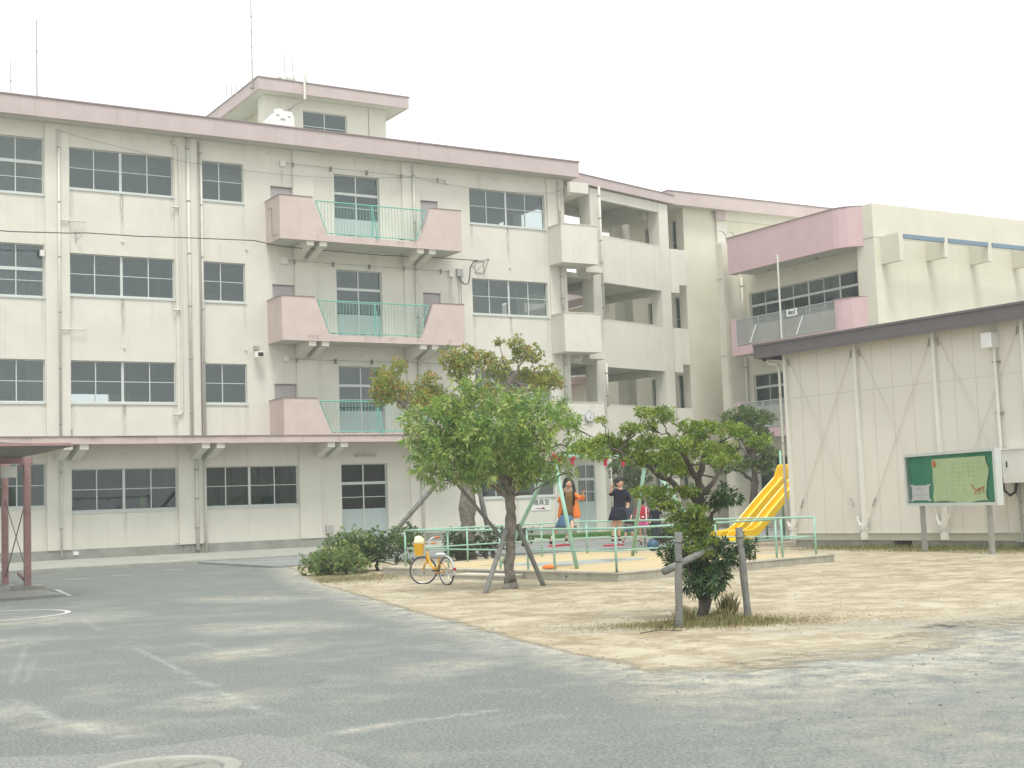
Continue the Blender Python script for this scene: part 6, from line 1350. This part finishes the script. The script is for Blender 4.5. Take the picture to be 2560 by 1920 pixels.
def standing(h,dx=0,wide=0):
    k=h/1.5
    return {a_:(b_[0]*k,b_[1]*k,b_[2]*k) for a_,b_ in {'head':(0,0,1.38),'crown':(0,.0,1.49),'neck':(0,.01,1.25),'chest':(0,.02,1.10),'waist':(0,.01,.90),'hip':(0,.01,.80),'shR':(-.14,.01,1.18),'elR':(-.21,.0,.97),'haR':(-.22,-.1,.80),'shL':(.14,.01,1.18),'elL':(.21,.0,.97),'haL':(.22,-.1,.80),'hipR':(-.07,.01,.74),'knR':(-.075,-.01,.43),'anR':(-.075,.02,.08),'toR':(-.085,-.1,.03),'hipL':(.07,.01,.74),'knL':(.075,-.01,.43),'anL':(.075,.02,.08),'toL':(.085,-.1,.03)}.items()}
base4=(26.15,34.95,.055); J4=standing(1.5)
for q in 'RL': J4['to'+q]=(J4['to'+q][0],.12,.03); J4['ha'+q]=(J4['ha'+q][0]*.8,.1,.85)
g4,V4,b3=girl('person','child in a red top and bright pink skirt seen from behind beyond the swings',base4,J4,(.05,1,0),'short','navy')
torso('shirt_front',g4,base4,J4,K['red'],.95)
DV={'hip':((0,0,.84),(.11,.085)),'w':(J4['waist'],(.10,.075)),'c':(J4['chest'],(.115,.08)),'sR':(J4['shR'],.055),'eR':(J4['elR'],.042),'sL':(J4['shL'],.055),'eL':(J4['elL'],.042)}
skin('red_top',g4,base4,DV,[('hip','w'),('w','c'),('c','sR'),('sR','eR'),('c','sL'),('sL','eL')],K['red'],'c')
frustum_cloth('pink_skirt',g4,base4,[((0,0,.84),.12,.1),((0,0,.74),.16,.13),((0,0,.60),.23,.18)],K['pinkcloth'],.06)
bg_=thing('school_satchel','bright red school satchel with white straps on the back of the child in pink','bag',(26.1,34.8,.9))
bo=Vector(base4)+FOW*-.075
a=MB(); a.obox(bo,LAT,-FOW,Z_,-.14,.14,.02,.18,.84,1.24); a.build('body',K['red'],bg_,bevel=.04)
a=MB(); a.obox(bo,LAT,-FOW,Z_,-.147,.147,.03,.195,.97,1.26); a.build('flap',K['red'],bg_,bevel=.03)
a=MB()
for q in (-.11,.11): a.obox(bo,LAT,-FOW,Z_,q-.018,q+.018,.196,.206,.83,1.24)
a.obox(bo,LAT,-FOW,Z_,-.03,.03,.196,.21,.9,.95); a.build('strap',K['white'],bg_)
base5=(27.15,35.55,.055); J5=standing(1.42); J5['haL']=(.15,-.2,.95)
g5,V5,b3=girl('person','child in dark clothes standing right of the child with the red satchel',base5,J5,(-.6,-.8,0),'short','navy')
torso('shirt_front',g5,base5,J5,K['navy'],.95)
DV={'hip':((0,0,.74),(.13,.10)),'w':(J5['waist'],(.11,.085)),'c':(J5['chest'],(.12,.085)),'sR':(J5['shR'],.06),'eR':(J5['elR'],.048),'wR':(mid(J5['elR'],J5['haR'],.7),.04),'sL':(J5['shL'],.06),'eL':(J5['elL'],.048),'wL':(mid(J5['elL'],J5['haL'],.7),.04)}
skin('jacket',g5,base5,DV,[('hip','w'),('w','c'),('c','sR'),('sR','eR'),('eR','wR'),('c','sL'),('sL','eL'),('eL','wL')],K['navy'],'c')
SV={'hip':(J5['hip'],(.10,.085)),'a':(J5['hipR'],.08),'b':(J5['knR'],.058),'a2':(mid(J5['knR'],J5['anR'],.85),.045),'c':(J5['hipL'],.08),'d':(J5['knL'],.058),'d2':(mid(J5['knL'],J5['anL'],.85),.045)}
skin('trousers',g5,base5,SV,[('hip','a'),('a','b'),('b','a2'),('hip','c'),('c','d'),('d','d2')],K['navy2'],'hip')

# fallen leaves, twigs and pebbles
lt=MB(); lt.mat(M('fallen_leaf',(.22,.12,.06),.9,.4,20))
for _ in range(420):
    a_,b_=rg.normal(0,1.1),rg.normal(0,.55); x=11.5+.852*a_+.524*b_; y=13.0-.524*a_+.852*b_; z=sz(x,y)+.006; an=rg.random()*6.28; c_,s_=math.cos(an)*.018,math.sin(an)*.018
    lt.add([(x-c_,y-s_,z),(x+s_*.5,y-c_*.5,z+.006),(x+c_,y+s_,z+.002),(x-s_*.5,y+c_*.5,z+.004)],[(0,1,2,3)])
tag(lt.build('fallen_leaves'),'scattered brown fallen leaves on the sand near the small tree','leaves',kind='stuff')
lt=MB(); lt.mat(K['plinth'])
for _ in range(900):
    y=rg.uniform(5,30); x=edge_x(y)+rg.uniform(-1.5,8); z=max(sz(x,y),.004) if x>edge_x(y) else 0; r_=rg.uniform(.006,.018)
    lt.ell((x,y,z+r_*.3),r_,r_*.8,r_*.6,5,3)
tag(lt.build('pebbles'),'small pebbles scattered over the yard','pebbles',kind='stuff')
tg=MB()
for p in ([(9.55,12.9,.03),(9.8,12.85,.05),(10.05,12.75,.03)],[(9.75,12.86,.04),(9.9,12.95,.16)],[(9.8,12.85,.05),(9.72,12.7,.14)],[(9.95,12.8,.04),(10.1,12.85,.12)]): tg.tube(p,.006,4)
tag(tg.build('fallen_twigs',K['barkd']),'small dark fallen twig on the sand left of the foreground post','twig')
dd_=MB(); dd_.lathe([(0,.0),(.16,.01),(.14,.06),(.05,.09),(0,.09)],(15.35,23.75,.2),seg=12); tag(dd_.build('orange_sand_toy',K['orange'],None,True),'flat orange toy lying on the kerb behind the green tree trunk','toy')
bl=MB(); bl.ell((23.76,31.3,.22),.17,.17,.17,16,12); tag(bl.build('ball',K['ball'],None,True),'dark blue ball on the sand behind the swings','ball')

# ------------------------------------------------------------------ thin haze volume added to lift dark tones like a lens veil
hz=MB(); hz.box(-14,95,-12,112,-1.4,24)
hzm=bpy.data.materials.new('veil_haze'); hzm.use_nodes=True; n=hzm.node_tree; n.nodes.clear(); o_=n.nodes.new('ShaderNodeOutputMaterial'); pv_=n.nodes.new('ShaderNodeVolumePrincipled')
pv_.inputs['Color'].default_value=(.93,.97,1,1); pv_.inputs['Density'].default_value=.0016; pv_.inputs['Anisotropy'].default_value=.3
n.links.new(pv_.outputs[0],o_.inputs['Volume']); ho=hz.build('haze',hzm); ho['kind']='stuff'; ho['label']='added thin pale haze volume lifting the dark tones over the whole school yard'
